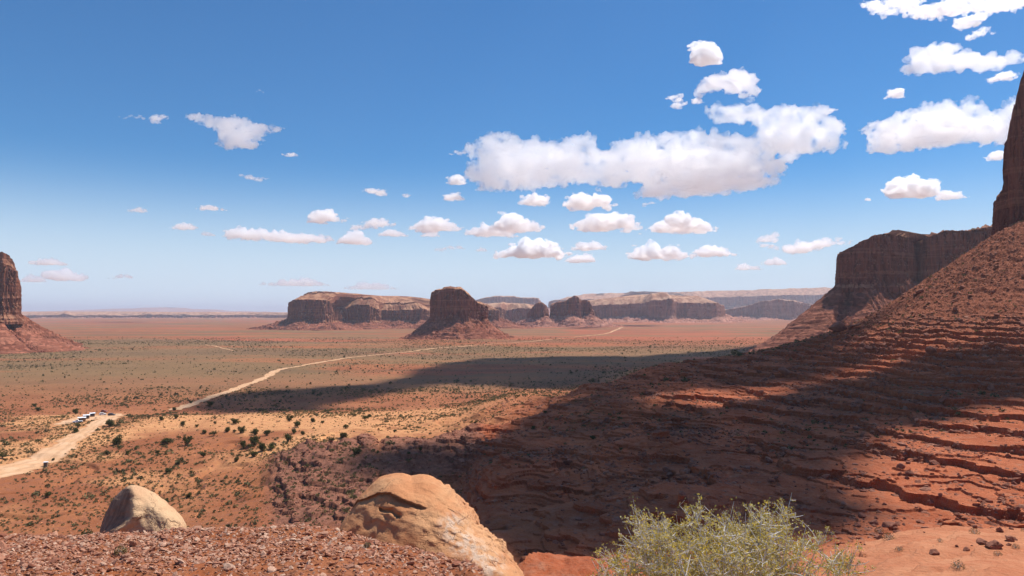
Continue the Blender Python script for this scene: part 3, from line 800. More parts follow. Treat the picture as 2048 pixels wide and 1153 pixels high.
for i, (box, kind, dens, lab) in enumerate((
    ((230, 226, 275, 236), 'w', .035, "faint wisp farthest from the bird-shaped cloud's beak"),
    ((284, 224, 326, 242), 'w', .06, "small torn tuft pointing at the bird-shaped cloud's beak"),
    ((505, 174, 519, 181), 'w', .06, "tiny speck of cloud high in the deep blue"),
    ((562, 303, 595, 311), 'p', .09, "tiny flat cloud just below the bird-shaped cloud"),
    ((460, 347, 535, 361), 'w', .035, "crooked thin streak of cloud under the bird-shaped cloud"),
    ((725, 371, 775, 390), 'w', .09, "slim slanting cloud beside a tiny upright tuft"),
    ((803, 383, 822, 397), 'w', .07, "tiny upright tuft beside the slim slanting cloud"),
    ((252, 413, 290, 424), 'p', .06, "dim little cloud sitting lower than its flat bright neighbour"),
    ((392, 410, 448, 420), 'p', .10, "flat bright dash-shaped cloud above the loaf-shaped cloud"),
    ((340, 446, 400, 459), 'p', .10, "small pointed cloud near the tip of the loaf-shaped cloud"),
    ((400, 463, 428, 472), 'p', .06, "dim scrap between the pointed cloud and the loaf-shaped cloud"),
    ((672, 464, 750, 489), 'p', .11, "white cloud next in line after the loaf-shaped cloud"),
    ((608, 419, 685, 444), 'p', .11, "smooth cap-shaped cloud above the loaf-shaped cloud's tail"),
    ((672, 434, 698, 444), 'w', .07, "scrap trailing from the smooth cap-shaped cloud"),
    ((702, 436, 788, 462), 'w', .11, "ragged slanting cloud with a flat shelf below it"),
    ((752, 459, 820, 473), 'p', .10, "flat shelf of cloud below the ragged slanting one"),
    ((820, 433, 928, 463), 'p', .11, "rounded cumulus joining the tall-topped one beside it"),
    ((838, 461, 880, 474), 'p', .09, "flat scrap tucked under the rounded cumulus"),
    ((925, 448, 1040, 473), 'p', .11, "low shelf in front of the tall-topped cumulus"),
    ((972, 428, 1094, 462), 'p', .11, "tall-topped cumulus below the huge bank's grey base"),
    ((863, 490, 930, 504), 'w', .07, "thin flat cloud beneath the rounded cumulus"),
    ((950, 495, 976, 503), 'p', .06, "tiny flat scrap between two low clouds"),
    ((980, 478, 1145, 515), 'p', .11, "broad low cumulus above the ragged butte"),
    ((1138, 480, 1215, 501), 'p', .10, "white cloud overlapping the end of the broad low cumulus"),
    ((1125, 508, 1195, 525), 'p', .08, "faint cloud just under the broad low cumulus"),
    ((1133, 422, 1292, 460), 'p', .11, "long domed cumulus touching its wider flat neighbour"),
    ((1290, 430, 1442, 464), 'p', .11, "wide flat-based cumulus tapering to a fine point"),
    ((890, 345, 930, 367), 'p', .10, "little round puff by the huge bank's tip"),
    ((898, 299, 936, 312), 'w', .06, "wispy curl above the little round puff"),
    ((885, 384, 932, 400), 'p', .10, "small lens-shaped cloud below the little round puff"),
    ((1034, 381, 1104, 410), 'p', .11, "triangular puff just under the huge bank"),
    ((1120, 386, 1238, 415), 'p', .11, "flat white slab of cloud under the huge bank's middle"),
    ((1284, 402, 1312, 415), 'w', .06, "tiny slanting scrap under the huge bank"),
    ((1382, 85, 1446, 125), 'p', .10, "lone round puff highest above the huge bank"),
    ((1402, 143, 1512, 192), 'w', .10, "torn spreading cloud above the huge bank's raised end"),
    ((1336, 189, 1375, 211), 'w', .08, "small fluffy tuft with a dot of cloud beside it"),
    ((1387, 192, 1408, 204), 'p', .08, "dot of cloud beside the small fluffy tuft"),
    ((1777, 176, 1818, 192), 'p', .10, "lone small puff above the big sloping cumulus"),
    ((1650, 213, 1672, 228), 'w', .07, "faint dot off the huge bank's raised end"),
    ((1990, 138, 2046, 162), 'w', .09, "ragged scrap beside the rock tower's tip"),
    ((1758, 353, 1892, 393), 'p', .11, "neat domed cloud above the great shadowed butte"),
    ((1875, 380, 1938, 398), 'p', .09, "little low scrap beside the neat domed cloud"),
    ((1980, 303, 2010, 320), 'p', .10, "small puff half behind the dark rock tower"),
    ((1512, 466, 1560, 485), 'p', .05, "pale knob on top of a pale sheet of cloud"),
    ((1520, 476, 1690, 508), 'w', .045, "pale spreading sheet of cloud near the great shadowed butte"),
    ((1250, 487, 1400, 518), 'p', .07, "pale cloud with a low hump above the long pale mesa"),
    ((1375, 490, 1470, 514), 'p', .07, "pale flat cloud joined to the low-humped one"),
    ((1466, 528, 1530, 540), 'p', .05, "lowest faint streak beside the great shadowed butte"),
    ((1522, 515, 1580, 530), 'p', .05, "faint small cloud under the pale spreading sheet"),
    ((57, 516, 130, 531), 'p', .07, "white cloud floating nearest the cut-off reddish butte's top"),
    ((92, 539, 172, 562), 'p', .06, "soft peaked cloud below another near the cut-off butte"),
    ((40, 550, 95, 565), 'p', .04, "pale low cloud touching the cut-off reddish butte"),
    ((220, 548, 265, 562), 'w', .04, "faint low scrap over the far lavender cliffs"),
    ((515, 557, 660, 572), 'p', .035, "faint low cloud bank behind the dark-ended mesa"),
    ((690, 563, 800, 580), 'p', .03, "barely visible cloud low over the long mesa's top"))):
    b = (puff if kind == 'p' else wisp)(*box, 100 + i, *(((0.3 + 0.4 * rng.random()),) if kind == 'p' else ()))
    add_cloud(b, box[3], lab, 100 + i, dens * (1.25 if kind == 'p' else 1.1) * (1.9 if box[3] > 505 else 1.0), box[3] - box[1], flat=kind == 'p', fine=.8 if kind == 'p' else 1.3,
              group="cumulus clouds over the valley" if kind == 'p' else "cloud wisps over the valley")

# clouds overhead, above the frame, shaped from the shade wanted on slope and plain
def in_poly(px, py, poly):
    c = np.zeros(px.shape, bool)
    j = len(poly) - 1
    for i in range(len(poly)):
        (xi, yi), (xj, yj) = poly[i], poly[j]
        c ^= ((yi > py) != (yj > py)) & (px < (xj - xi) * (py - yi) / (yj - yi + 1e-9) + xi)
        j = i
    return c
PYG = 625 - (Z - 72) / GYY * F                          # where each ground vertex stands in the photo
VIS = PYG <= np.minimum.accumulate(np.where(GYY > 20, PYG, 1e9), axis=0) + 0.5
def overhead_cloud(poly, label, cell, seed, dens, base=1300.0):
    m = in_poly(GPX, PYG, poly) & VIS & (GYY > 20)
    g = np.stack([GX[m], GYY[m], Z[m]], -1)
    up = (base + 72 - g[:, 2]) / SUN[2]
    c = g[:, :2] + SUN[None, :2] * up[:, None]
    q = np.unique(np.round(c / cell).astype(int), axis=0) * cell
    r = np.random.default_rng(seed)
    q = q[fbm2(q[:, 0] / (cell * 9), q[:, 1] / (cell * 9), 3, seed) > (-1.1 if base > 1500 else -9)]
    q = q + r.normal(size=q.shape) * cell * .15
    rr = cell * r.uniform(.75, 1.0, len(q))
    b = np.stack([q[:, 0], q[:, 1], r.uniform(0, 1.0, len(q)) * cell * .8, rr, rr, rr * 1.2], -1)
    o0 = np.array((q[:, 0].mean(), q[:, 1].mean(), 0))
    b[:, :3] -= o0
    co, no, f = hull(b, cell * .42)
    d = cell * (.35 * fbm3(*(co.T / (cell * 2.2)), 3, seed, billow=True))
    co = co + no * d[:, None]
    o = mesh_obj("cloud", co, f, cloud_mat(dens))
    o.location = (o0[0], o0[1], base + 72 + cell)
    tag(o, label, "cloud", "clouds overhead")
    return o
overhead_cloud([(445, 800), (520, 784), (620, 776), (740, 770), (860, 762), (850, 772), (700, 800), (640, 815), (560, 822), (480, 820)],
               "cloud overhead shading the plain beside the pale road", 14, 301, .09, 2400.0)
overhead_cloud([(830, 762), (860, 748), (900, 729), (1000, 717), (1150, 713), (1300, 714), (1400, 706), (1480, 699), (1580, 682), (1680, 660), (1760, 668), (1800, 690), (1700, 715), (1620, 745), (1480, 768), (1300, 770), (1200, 776), (1080, 770), (1000, 765)],
               "cloud overhead shading the dark middle of the plain", 18, 302, .08, 2400.0)
overhead_cloud([(770, 896), (900, 899), (1000, 893), (1060, 852), (1140, 800), (1200, 787), (1300, 805), (1480, 815), (1600, 790), (1680, 762), (1800, 735), (1950, 710), (2060, 700), (2060, 785), (1930, 790), (1850, 825), (1740, 860), (1660, 905), (1690, 960), (1720, 1000), (1700, 1050), (1500, 1062), (1250, 1065), (1100, 1065), (1000, 1045), (930, 1010), (850, 950)],
               "large unseen cloud overhead added to shade the ledgy slope", 9, 303, .19, 1400.0)  # added cloud; also stands in for cliff shadow on the slope
cy.volume_bounces = 64
cy.max_bounces = 72
cy.transparent_max_bounces = 64
# ---------------------------------------------------------------- dirt roads
def soil_mat(name, a, b, scale):
    k = NT(name)
    P = k.pos()
    c = k.mix(k.ramp(k.noise(P, scale, 5, .6), .35, .65), a, b)
    c = k.mix(k.ramp(k.noise(P, scale * 12, 4, .6), .5, .7, 0, .5), c, tuple(.75 * x for x in a))
    rut = k.math('SUBTRACT', 1.0, k.ramp(k.math('ABSOLUTE', k.math('SUBTRACT', k.attr('across'), .2)), .02, .10))
    c = k.mix(k.math('MULTIPLY', rut, k.ramp(k.noise(P, scale * 3, 4, .6), .35, .6, .15, .6)), c, tuple(.72 * x for x in a))
    c = k.mix(k.ramp(k.attr('across'), .36, .5, 0, .65), c, (0.42, 0.20, 0.09))
    k.diffuse(c, k.bump(k.noise(P, scale * 8, 4, .6), .4, .15), .95, .08)
    return k.m
ROADS = []
M_ROAD = soil_mat("road_dirt", (0.58, 0.33, 0.175), (0.64, 0.40, 0.24), .12)
def ribbon(name, label, pxy, widths, lift=.12, cross=9):
    P = np.array([seen(*p) for p in pxy])[:, :2]
    L = np.r_[0, np.cumsum(np.hypot(*np.diff(P, axis=0).T))]
    n = int(np.clip(L[-1] / 1.5, 40, 900))
    s = np.linspace(0, L[-1], n)
    x, y, w = np.interp(s, L, P[:, 0]), np.interp(s, L, P[:, 1]), np.interp(s, L, widths)
    kk = max(1, n // 60)
    ker = np.hanning(2 * kk + 3)[1:-1]; ker /= ker.sum()
    x, y = [np.convolve(np.pad(a, kk, 'reflect', reflect_type='odd'), ker, 'valid') for a in (x, y)]
    tx, ty = np.gradient(x), np.gradient(y)
    tl = np.hypot(tx, ty)
    c = np.linspace(-.5, .5, cross)
    edge = .9 + .35 * fbm2(s[:, None] / 7, np.sign(c)[None] * 5 + 0 * s[:, None], 3, len(pxy))
    X = x[:, None] + ty[:, None] / tl[:, None] * c[None] * (w[:, None] * edge)
    Y = y[:, None] - tx[:, None] / tl[:, None] * c[None] * (w[:, None] * edge)
    G = ground_z(X, Y)
    ROADS.append((x[::2], y[::2], w[::2]))
    g = np.stack([X, Y, G + lift], -1).reshape(-1, 3)
    o = mesh_obj(name, g, grid_faces(cross, n)[:, ::-1], M_ROAD)
    add_attr(o, 'across', np.repeat(np.abs(c)[None], n, 0).ravel())
    return tag(o, label, "road", kind="structure")
ribbon("dirt_road", "pale dirt road curving up to the parked vehicles", [(-160, 985), (-60, 962), (10, 945), (60, 930), (110, 905), (150, 880), (185, 858), (215, 840), (235, 831)], [30, 26, 23, 19, 15, 13, 12, 13, 12])
ribbon("dirt_road", "pale dirt road winding away across the plain", [(350, 822), (395, 808), (432, 793), (462, 783), (490, 773), (515, 763), (545, 748), (556, 741), (575, 737), (630, 728), (670, 721), (720, 714), (790, 707), (850, 700), (900, 696), (980, 690), (1060, 684), (1120, 678), (1180, 672), (1215, 667), (1232, 660), (1245, 655)],
       [10, 10, 10, 10, 10, 10, 11, 12, 9, 9, 9, 9, 9, 8, 8, 8, 8, 8, 9, 10, 11, 11], lift=.35)
ribbon("dirt_track", "short pale track on the green flats of the plain", [(412, 691), (432, 694), (448, 698), (470, 703)], [4, 5, 5, 3], lift=.4, cross=5)
ribbon("parking_ground", "bare sandy pull-off where the vehicles stand", [(120, 850), (150, 843), (180, 838), (215, 832), (245, 828)], [10, 22, 26, 24, 8], lift=.06)

# ---------------------------------------------------------------- plants
def leaf_mat(name, cols, scale, trans=.25):
    k = NT(name)
    oi = k.n("NewGeometry")
    r = k.n("ValToRGB")
    k.set(r.inputs[0], oi.outputs["Random Per Island"])
    e = r.color_ramp.elements
    e[0].color, e[1].color = (*cols[0], 1), (*cols[-1], 1)
    for i, c in enumerate(cols[1:-1]):
        q = e.new((i + 1) / (len(cols) - 1)); q.color = (*c, 1)
    d, t, m = k.n("BsdfDiffuse"), k.n("BsdfTranslucent"), k.n("MixShader")
    k.set(d.inputs[0], r); k.set(t.inputs[0], r)
    m.inputs[0].default_value = trans
    k.t.links.new(d.outputs[0], m.inputs[1]); k.t.links.new(t.outputs[0], m.inputs[2])
    k.t.links.new(m.outputs[0], k.out.inputs[0])
    return k.m
def bark_mat(name, a, b, scale):
    k = NT(name)
    c = k.mix(k.ramp(k.noise(k.pos(scale, scale, scale * .3, obj=True), 1.0, 4, .6), .4, .6), a, b)
    k.diffuse(c, None, .9, .1)
    return k.m
M_JUN = leaf_mat("juniper_foliage", [(0.05, 0.055, 0.022), (0.08, 0.085, 0.03), (0.11, 0.11, 0.04), (0.15, 0.14, 0.06)], 1)
M_SAGE = leaf_mat("sagebrush_leaves", [(0.085, 0.075, 0.035), (0.15, 0.13, 0.06), (0.20, 0.165, 0.085)], 1)
M_SCRUB = leaf_mat('scrub_leaves', [(0.085, 0.08, 0.04), (0.15, 0.125, 0.065), (0.19, 0.155, 0.085)], 1)
M_DRY = leaf_mat("dry_grass_blades", [(0.16, 0.12, 0.05), (0.28, 0.20, 0.09), (0.22, 0.15, 0.07)], 1)
M_BARK = bark_mat("juniper_bark", (0.13, 0.085, 0.06), (0.24, 0.17, 0.12), 6)
def tube(path, radii, sides=5):
    path = np.asarray(path, float)
    n = len(path)
    t = np.gradient(path, axis=0)
    t /= np.linalg.norm(t, axis=1)[:, None] + 1e-9
    a = np.cross(t, (0.31, 0.17, 0.93)); a /= np.linalg.norm(a, axis=1)[:, None] + 1e-9
    b = np.cross(t, a)
    th = np.arange(sides) * 2 * math.pi / sides
    V = path[:, None] + np.asarray(radii)[:, None, None] * (a[:, None] * np.cos(th)[None, :, None] + b[:, None] * np.sin(th)[None, :, None])
    return V.reshape(-1, 3), grid_faces(sides, n, wrap=True)
class Mesh:
    def __init__(self): self.v, self.f, self.n = [], [], 0
    def add(self, v, f):
        self.v.append(np.asarray(v, float)); self.f.append(np.asarray(f) + self.n); self.n += len(v)
    def build(self, name, mat, parent=None, smooth=True, link=True):
        by = {}
        for f in self.f: by.setdefault(f.shape[1], []).append(f)
        return mesh_obj(name, np.concatenate(self.v), [np.concatenate(x) for x in by.values()], mat, parent, smooth, link)
def box(cx, cy_, cz, sx, sy, sz, bev=0.0):
    x, y, z = sx / 2, sy / 2, sz / 2
    if not bev:
        V = np.array([(i * x, j * y, k * z) for k in (-1, 1) for j in (-1, 1) for i in (-1, 1)])
        return V + (cx, cy_, cz), np.array([(0, 2, 3, 1), (4, 5, 7, 6), (0, 1, 5, 4), (2, 6, 7, 3), (0, 4, 6, 2), (1, 3, 7, 5)])
    o = np.array([(x - bev, y), (x, y - bev), (x, -y + bev), (x - bev, -y), (-x + bev, -y), (-x, -y + bev), (-x, y - bev), (-x + bev, y)])[::-1]
    rings = [(o * .96, -z), (o, -z + bev), (o, z - bev), (o * (1 - bev / max(x, y)), z)]
    V = np.concatenate([np.c_[r, np.full(8, h)] for r, h in rings])
    V = np.concatenate([V, [[0, 0, -z], [0, 0, z]]])
    Fq = [np.array([a, b, c, d]) for a, b, c, d in grid_faces(8, 4, True)]
    for i in range(8):
        Fq.append(np.array([32, (i + 1) % 8, i, i])); Fq.append(np.array([33, 24 + i, 24 + (i + 1) % 8, 24 + (i + 1) % 8]))
    q = np.array(Fq)
    return V + (cx, cy_, cz), q
def leaves(pts, size, r, up=.3):
    """one small bent-free leaf (a quad) at each point"""
    n = len(pts)
    a = r.normal(size=(n, 3)); a[:, 2] += up; a /= np.linalg.norm(a, axis=1)[:, None]
    b = np.cross(a, r.normal(size=(n, 3))); b /= np.linalg.norm(b, axis=1)[:, None]
    s = size * r.uniform(.6, 1.35, n)[:, None]
    V = np.stack([pts - a * s * .5, pts + b * s * .28, pts + a * s * .5, pts - b * s * .28], 1).reshape(-1, 3)
    return V, np.arange(4 * n).reshape(-1, 4)
def juniper(seed):
    r = np.random.default_rng(seed)
    tr, cr = Mesh(), Mesh()
    nl = r.integers(4, 8)
    lob = []
    for i in range(nl):
        a = r.uniform(0, 6.28); q = r.uniform(.1, .75)
        tip = np.array((math.cos(a) * q, math.sin(a) * q, r.uniform(.45, 1.25)))
        base = np.array((r.normal() * .06, r.normal() * .06, -.15))
        midp = base * .5 + tip * .5 + r.normal(size=3) * .10
        t = np.linspace(0, 1, 7)[:, None]
        pth = base * (1 - t) ** 2 + 2 * midp * t * (1 - t) + tip * t * t
        tr.add(*tube(pth, np.linspace(.09, .03, 7)))
        lob.append((tip, r.uniform(.42, .68)))
    P = []
    for tip, rad in lob:
        for c in range(9):
            d = r.normal(size=3); d /= np.linalg.norm(d)
            cc = tip + d * rad * r.uniform(.35, 1.0) * (1, 1, .8)
            P.append(cc + r.normal(size=(26, 3)) * rad * .24)
    P = np.concatenate(P)
    P = P[P[:, 2] > .03]
    cr.add(*leaves(P, .21, r))
    return tr.build("trunk", M_BARK, link=False), cr.build("crown", M_JUN, smooth=False, link=False)
JUN = [juniper(400 + i) for i in range(8)]
TREES = [(327,841,12),(354,838,14),(371,852,15),(475,849,16),(433,849,8),(398,855,9),(412,868,12),(431,873,16),(458,864,15),(472,866,10),(485,867,20),(512,870,18),(536,872,16),(381,892,26),(335,890,22),(362,879,10),
    (239,890,20),(279,900,11),(243,898,11),(222,911,14),(320,909,11),(492,898,22),(514,889,22),(505,899,14),(529,903,22),(549,898,20),(577,884,22),(590,868,14),(598,855,18),(581,844,16),(608,870,12),(666,886,13),(689,877,18),(692,858,14),
    (511,915,18),(478,924,15),(412,915,14),(263,910,12),(342,947,17),(386,948,9),(113,922,8),(12,917,14),(5,909,10),(384,996,15),(104,996,17),(342,1008,17),(224,853,20),(162,856,14),(157,866,14),(157,828,15),(72,814,10),(82,824,12),
    (424,814,16),(384,808,10),(352,822,9),(732,842,15),(741,835,10),(720,906,16),(713,909,14),(896,867,9),(791,865,8),(843,903,11),(818,911,8),(647,848,8),(628,845,12),(951,848,8),(941,765,6),(1066,860,12),(1091,828,8),(1010,800,7),(1185,880,12),(1240,905,10)]
rt = np.random.default_rng(77)
for i, (px, py, w) in enumerate(TREES):
    g = seen(px, py)
    sz = w / F * g[1] / 2.3
    t = empty("juniper", (g[0], g[1], g[2] - .05), rt.uniform(0, 6.28))
    t.scale = (sz * rt.uniform(.9, 1.1),) * 2 + (sz * rt.uniform(.85, 1.1),)
    size = "large" if w > 17 else ("middling" if w > 11 else "little")
    if px > 800: where = "where the sand meets the shaded ledges"
    elif py > 940: where = "on the red slope below the pale road"
    elif px < 300: where = "near the pale road and parked vehicles"
    elif py < 832: where = "at the roadside on the plain"
    elif px > 600: where = "on the pale sand apart from the juniper grove"
    elif py > 880: where = "in the lower part of the juniper grove"
    else: where = "in the upper part of the juniper grove"
    tag(t, f"{size} dark green juniper {where}", "tree", "junipers on the sand")
    for p in JUN[i % 8]:
        c = p.copy(); scene.collection.objects.link(c); c.parent = t

def scatter(n, umin, umax, dmin, dmax, keep, seed, power=2.0):
    """n random ground points inside a wedge, denser by area, kept with probability keep(i, j)"""
    r = np.random.default_rng(seed)
    d = (dmin ** power + (dmax ** power - dmin ** power) * r.random(n)) ** (1 / power)
    u = r.uniform(umin, umax, n)
    j = np.clip(np.searchsorted(GY, d) - 1, 0, len(GY) - 2)
    i = np.clip(np.searchsorted(GU, u) - 1, 0, len(GU) - 2)
    k_ = (r.random(n) < keep[j, i])
    j2, i2 = j[k_], i[k_]
    near_vis = VIS[j2, i2] | VIS[np.clip(j2 + 2, 0, len(GY) - 1), i2]
    x, y = (u * d)[k_][near_vis], d[k_][near_vis]
    for rx, ry, rw in ROADS:                                 # nothing grows in the wheel tracks
        m = np.ones(len(x), bool)
        c = np.nonzero((x > rx.min() - 20) & (x < rx.max() + 20) & (y > ry.min() - 20) & (y < ry.max() + 20))[0]
        for a in range(0, len(c), 4000):
            q = c[a:a + 4000]
            dd = np.hypot(x[q][:, None] - rx[None], y[q][:, None] - ry[None]) - .48 * rw[None]
            m[q] = dd.min(1) > 0
        x, y = x[m], y[m]
    return np.stack([x, y, ground_z(x, y)], -1), r
def tiled(name, base, pts, sizes, r, mat, zs=1.0, smooth=False, tilt=0.0, sink=0.0):
    """one mesh holding a copy of a random base shape at every point"""
    V, Fo, off = [], [], 0
    which = r.integers(0, len(base), len(pts))
    for b, (bv, bf) in enumerate(base):
        m = which == b
        if not m.any(): continue
        p, s = pts[m], sizes[m]
        a = r.uniform(0, 6.28, len(p))
        ca, sa = np.cos(a)[:, None], np.sin(a)[:, None]
        x = bv[None, :, 0] * ca - bv[None, :, 1] * sa
        y = bv[None, :, 0] * sa + bv[None, :, 1] * ca
        z = np.repeat(bv[None, :, 2], len(p), 0) * zs
        if tilt:
            tx_, ty_ = r.normal(size=(2, len(p), 1)) * tilt
            z = z + x * tx_ + y * ty_
        v = np.stack([x, y, z], -1) * s[:, None, None] + p[:, None, :]
        v[:, :, 2] -= (sink * s)[:, None]
        f = bf[None] + (off + np.arange(len(p)) * len(bv))[:, None, None]
        V.append(v.reshape(-1, 3)); Fo.append(f.reshape(-1, bf.shape[1])); off += len(p) * len(bv)
    return mesh_obj(name, np.concatenate(V), np.concatenate(Fo), mat, smooth=smooth)
def tuft(seed, n, spread, hgt, leaf):
    r = np.random.default_rng(seed)
    a = r.uniform(0, 6.28, n); q = np.sqrt(r.random(n)) * spread
    p = np.stack([np.cos(a) * q, np.sin(a) * q, r.uniform(.08, 1, n) * hgt * np.sqrt(np.clip(1 - (q / spread) ** 2 * .8, 0, 1))], -1)
    return leaves(p, leaf, r, up=.5)
SHRUBS = [tuft(500 + i, 22, .5, .55, .42) for i in range(5)]
GRASS = [tuft(520 + i, 12, .45, .42, .45) for i in range(5)]
clump = sstep(-.35, .45, fbm2(GX / 60, GYY / 60, 4, 207))
keep = (.10 + .9 * clump) * (1 - .75 * A_rock) * (1 - .5 * A_slick)
pts, r = scatter(60000, -.8, .75, 225, 560, keep * (.35 + .65 * soil_sand) * .9, 1)
o = tiled("dry_grass", GRASS, pts, r.lognormal(-.25, .4, len(pts)), r, M_DRY)
tag(o, "straw-coloured bunch grass dotted over the sand", "grass", kind="stuff")
pts, r = scatter(130000, -.85, .8, 225, 700, keep * .42, 2)
o = tiled("sagebrush_cover", SHRUBS, pts, r.lognormal(-.25, .5, len(pts)), r, M_SAGE)
tag(o, "low grey-green sagebrush speckled over the near ground", "brush", kind="stuff")
pts, r = scatter(230000, -.95, .72, 560, 2100, (.15 + .85 * sstep(-.5, .4, fbm2(GX / 160, GYY / 160, 4, 208))) * .40, 3, 1.6)
o = tiled("scrub_cover", [tuft(540 + i, 7, .5, .6, .75) for i in range(4)], pts, r.lognormal(.02, .5, len(pts)), r, M_SCRUB)
tag(o, "dark scrub dotting the wide plain", "scrub", kind="stuff")
print("plants", len(pts))

# ---------------------------------------------------------------- rocks
def rock_shape(seed, sub, flat=.7, planes=14):
    r = np.random.default_rng(seed)
    V, Fc = ico(sub)
    nrm = r.normal(size=(planes, 3)); nrm /= np.linalg.norm(nrm, axis=1)[:, None]
    dd = r.uniform(.55, 1.0, planes)
    dots = V @ nrm.T
    rad = np.min(np.where(dots > .05, dd / np.maximum(dots, .05), 9), axis=1)
    rad = np.clip(rad, .3, 1.25)
    P = V * rad[:, None] * (1, r.uniform(.6, .95), flat * r.uniform(.7, 1.1))
    if sub > 2: P = P + V * .04 * fbm3(*(V.T * 3), 4, seed)[:, None]
    return P, Fc
def rock_mat(name, cols, bump=.5, scale=1.0):
    k = NT(name)
    g = k.n("NewGeometry")
    r = k.n("ValToRGB")
    k.set(r.inputs[0], g.outputs["Random Per Island"])
    e = r.color_ramp.elements
    e[0].color, e[1].color = (*cols[0], 1), (*cols[-1], 1)
    for i, c in enumerate(cols[1:-1]):
        q = e.new((i + 1) / (len(cols) - 1)); q.color = (*c, 1)
    P = k.pos(obj=True)
    nn = k.noise(P, 3 * scale, 5, .65)
    c = k.mix(k.ramp(nn, .35, .7, 0, .5), r, tuple(.6 * x for x in cols[0]))
    k.diffuse(c, k.bump(nn, bump, .2 / scale), .92, .12)
    return k.m
M_ROCK = rock_mat("boulder_sandstone", [(0.22, 0.082, 0.05), (0.30, 0.12, 0.07), (0.36, 0.17, 0.11), (0.27, 0.10, 0.06)], .6, .6)
M_GRAVEL = rock_mat("gravel_stones", [(0.24, 0.085, 0.05), (0.40, 0.17, 0.10), (0.52, 0.28, 0.18), (0.31, 0.12, 0.07), (0.60, 0.39, 0.27), (0.36, 0.15, 0.09)], .4, 20)
BR = [rock_shape(600 + i, 3, .75) for i in range(10)]
pts, r = scatter(150000, -.05, .76, 120, 480, A_rock * (.10 + .9 * sstep(-.2, .5, fbm2(GX / 25, GYY / 25, 4, 209) + .9 * sstep(52, 85, Z0) - .35)) * .45, 5)
o = tiled("rubble", [rock_shape(620 + i, 1, .8, 9) for i in range(8)], pts, np.clip(r.lognormal(-1.05, .6, len(pts)), .12, 1.8), r, M_ROCK, tilt=.2, sink=.2)
tag(o, "broken red rubble littering the ledgy slope", "rubble", kind="stuff")
foot = np.zeros_like(OVER)                               # blocks broken off the ledges lie at their feet
for q in range(1, 14): foot[:-q] = np.maximum(foot[:-q], OVER[q:])
pts, r = scatter(260000, -.42, .76, 130, 480, np.clip((foot - .12) * 1.6, 0, .5) * sstep(-.3, .4, fbm2(GX / 14, GYY / 14, 3, 210)), 7)
o = tiled("ledge_debris", [rock_shape(660 + i, 1, .6, 7) for i in range(8)], pts, np.clip(r.lognormal(-.75, .5, len(pts)), .2, 1.5), r, M_ROCK, tilt=.25, sink=.15)
tag(o, "angular blocks fallen along the feet of the rock ledges", "rubble", kind="stuff")
pts, r = scatter(9000, -.42, .1, 225, 360, np.maximum(A_out, .04) * .9, 6)
o = tiled("rubble", [rock_shape(640 + i, 1, .7, 9) for i in range(8)], pts, np.clip(r.lognormal(-1.2, .5, len(pts)), .1, 1.0), r, M_ROCK, tilt=.2, sink=.2)
tag(o, "dull stone litter on the dark outcrop", "rubble", kind="stuff")
proto = [mesh_obj("boulder", v, f, M_ROCK, smooth=False, link=False) for v, f in BR]
def boulder(px, py, w, label, group, seed):
    r = np.random.default_rng(seed)
    g = seen(px, py, 12)
    s = w / F * g[1] / 1.8
    o = proto[seed % len(proto)].copy()
    scene.collection.objects.link(o)
    o.location = (g[0], g[1], g[2] + .22 * s)
    o.scale = (s, s * r.uniform(.85, 1.1), s * r.uniform(.85, 1.15))
    o.rotation_euler = (r.normal() * .2, r.normal() * .2, r.uniform(0, 6.28))
    tag(o, label, "boulder", group)
    return o
for i, (px, py, w, lab) in enumerate((
    (1571, 752, 25, "biggest rounded boulder on the shaded slope, in a cluster of smaller blocks"), (1543, 757, 14, "boulder resting against the biggest rounded one"), (1516, 752, 12, "squat block at the edge of the boulder cluster"),
    (1528, 762, 11, "low block in front of the boulder cluster"), (1725, 695, 14, "dark boulder sitting alone on the talus shoulder"), (1650, 655, 14, "boulder on the skyline of the talus slope"), (1625, 662, 11, "smaller boulder next to the skyline one"),
    (1575, 893, 11, "pale rock lying on the shaded slope"), (1607, 888, 9, "small pale rock near the other pale one"), (1645, 958, 17, "pale broken block wedged on a shaded ledge"), (1540, 965, 9, "pale stone on the bare shaded bank"),
    (1860, 1112, 22, "reddish block lying on the bare rock bench"), (1952, 1090, 24, "dark split block in the heap on the rock bench"), (1978, 1100, 30, "widest block in the heap on the rock bench"), (2010, 1085, 18, "upright block at the end of the rock heap"),
    (1925, 1105, 14, "small block at the foot of the rock heap"), (1990, 1065, 14, "small block on top of the rock heap"), (1742, 1050, 22, "sharp block at the lip of the shaded bank"), (1715, 1035, 16, "dark block just above the sharp lip block"), (1770, 1055, 26, "slab leaning at the lip of the shaded bank"))):
    boulder(px, py, w, lab, "boulders on the slope", 700 + i)
rb = np.random.default_rng(31)
nb_ = 0
for i in range(2000):
    if nb_ >= 190: break
    zone = nb_ % 3
    if zone == 0: px, py = rb.uniform(1640, 2046), rb.uniform(470, 720)
    elif zone == 1: px, py = rb.uniform(1280, 2046), rb.uniform(720, 960)
    else: px, py = rb.uniform(1700, 2046), rb.uniform(850, 1100)
    if py < 690 - (px - 1600) * .52 + 10: continue
    lab = ("red block half buried in the talus under the rock tower", "dark block lying on a shaded ledge of the slope", "sunlit block among the lower ledges and bare rock")[zone]
    boulder(px, py, rb.lognormal(2.1, .42), lab, ("blocks on the upper talus", "blocks on the shaded ledges", "blocks on the sunlit ledges")[zone], 800 + i)
    nb_ += 1
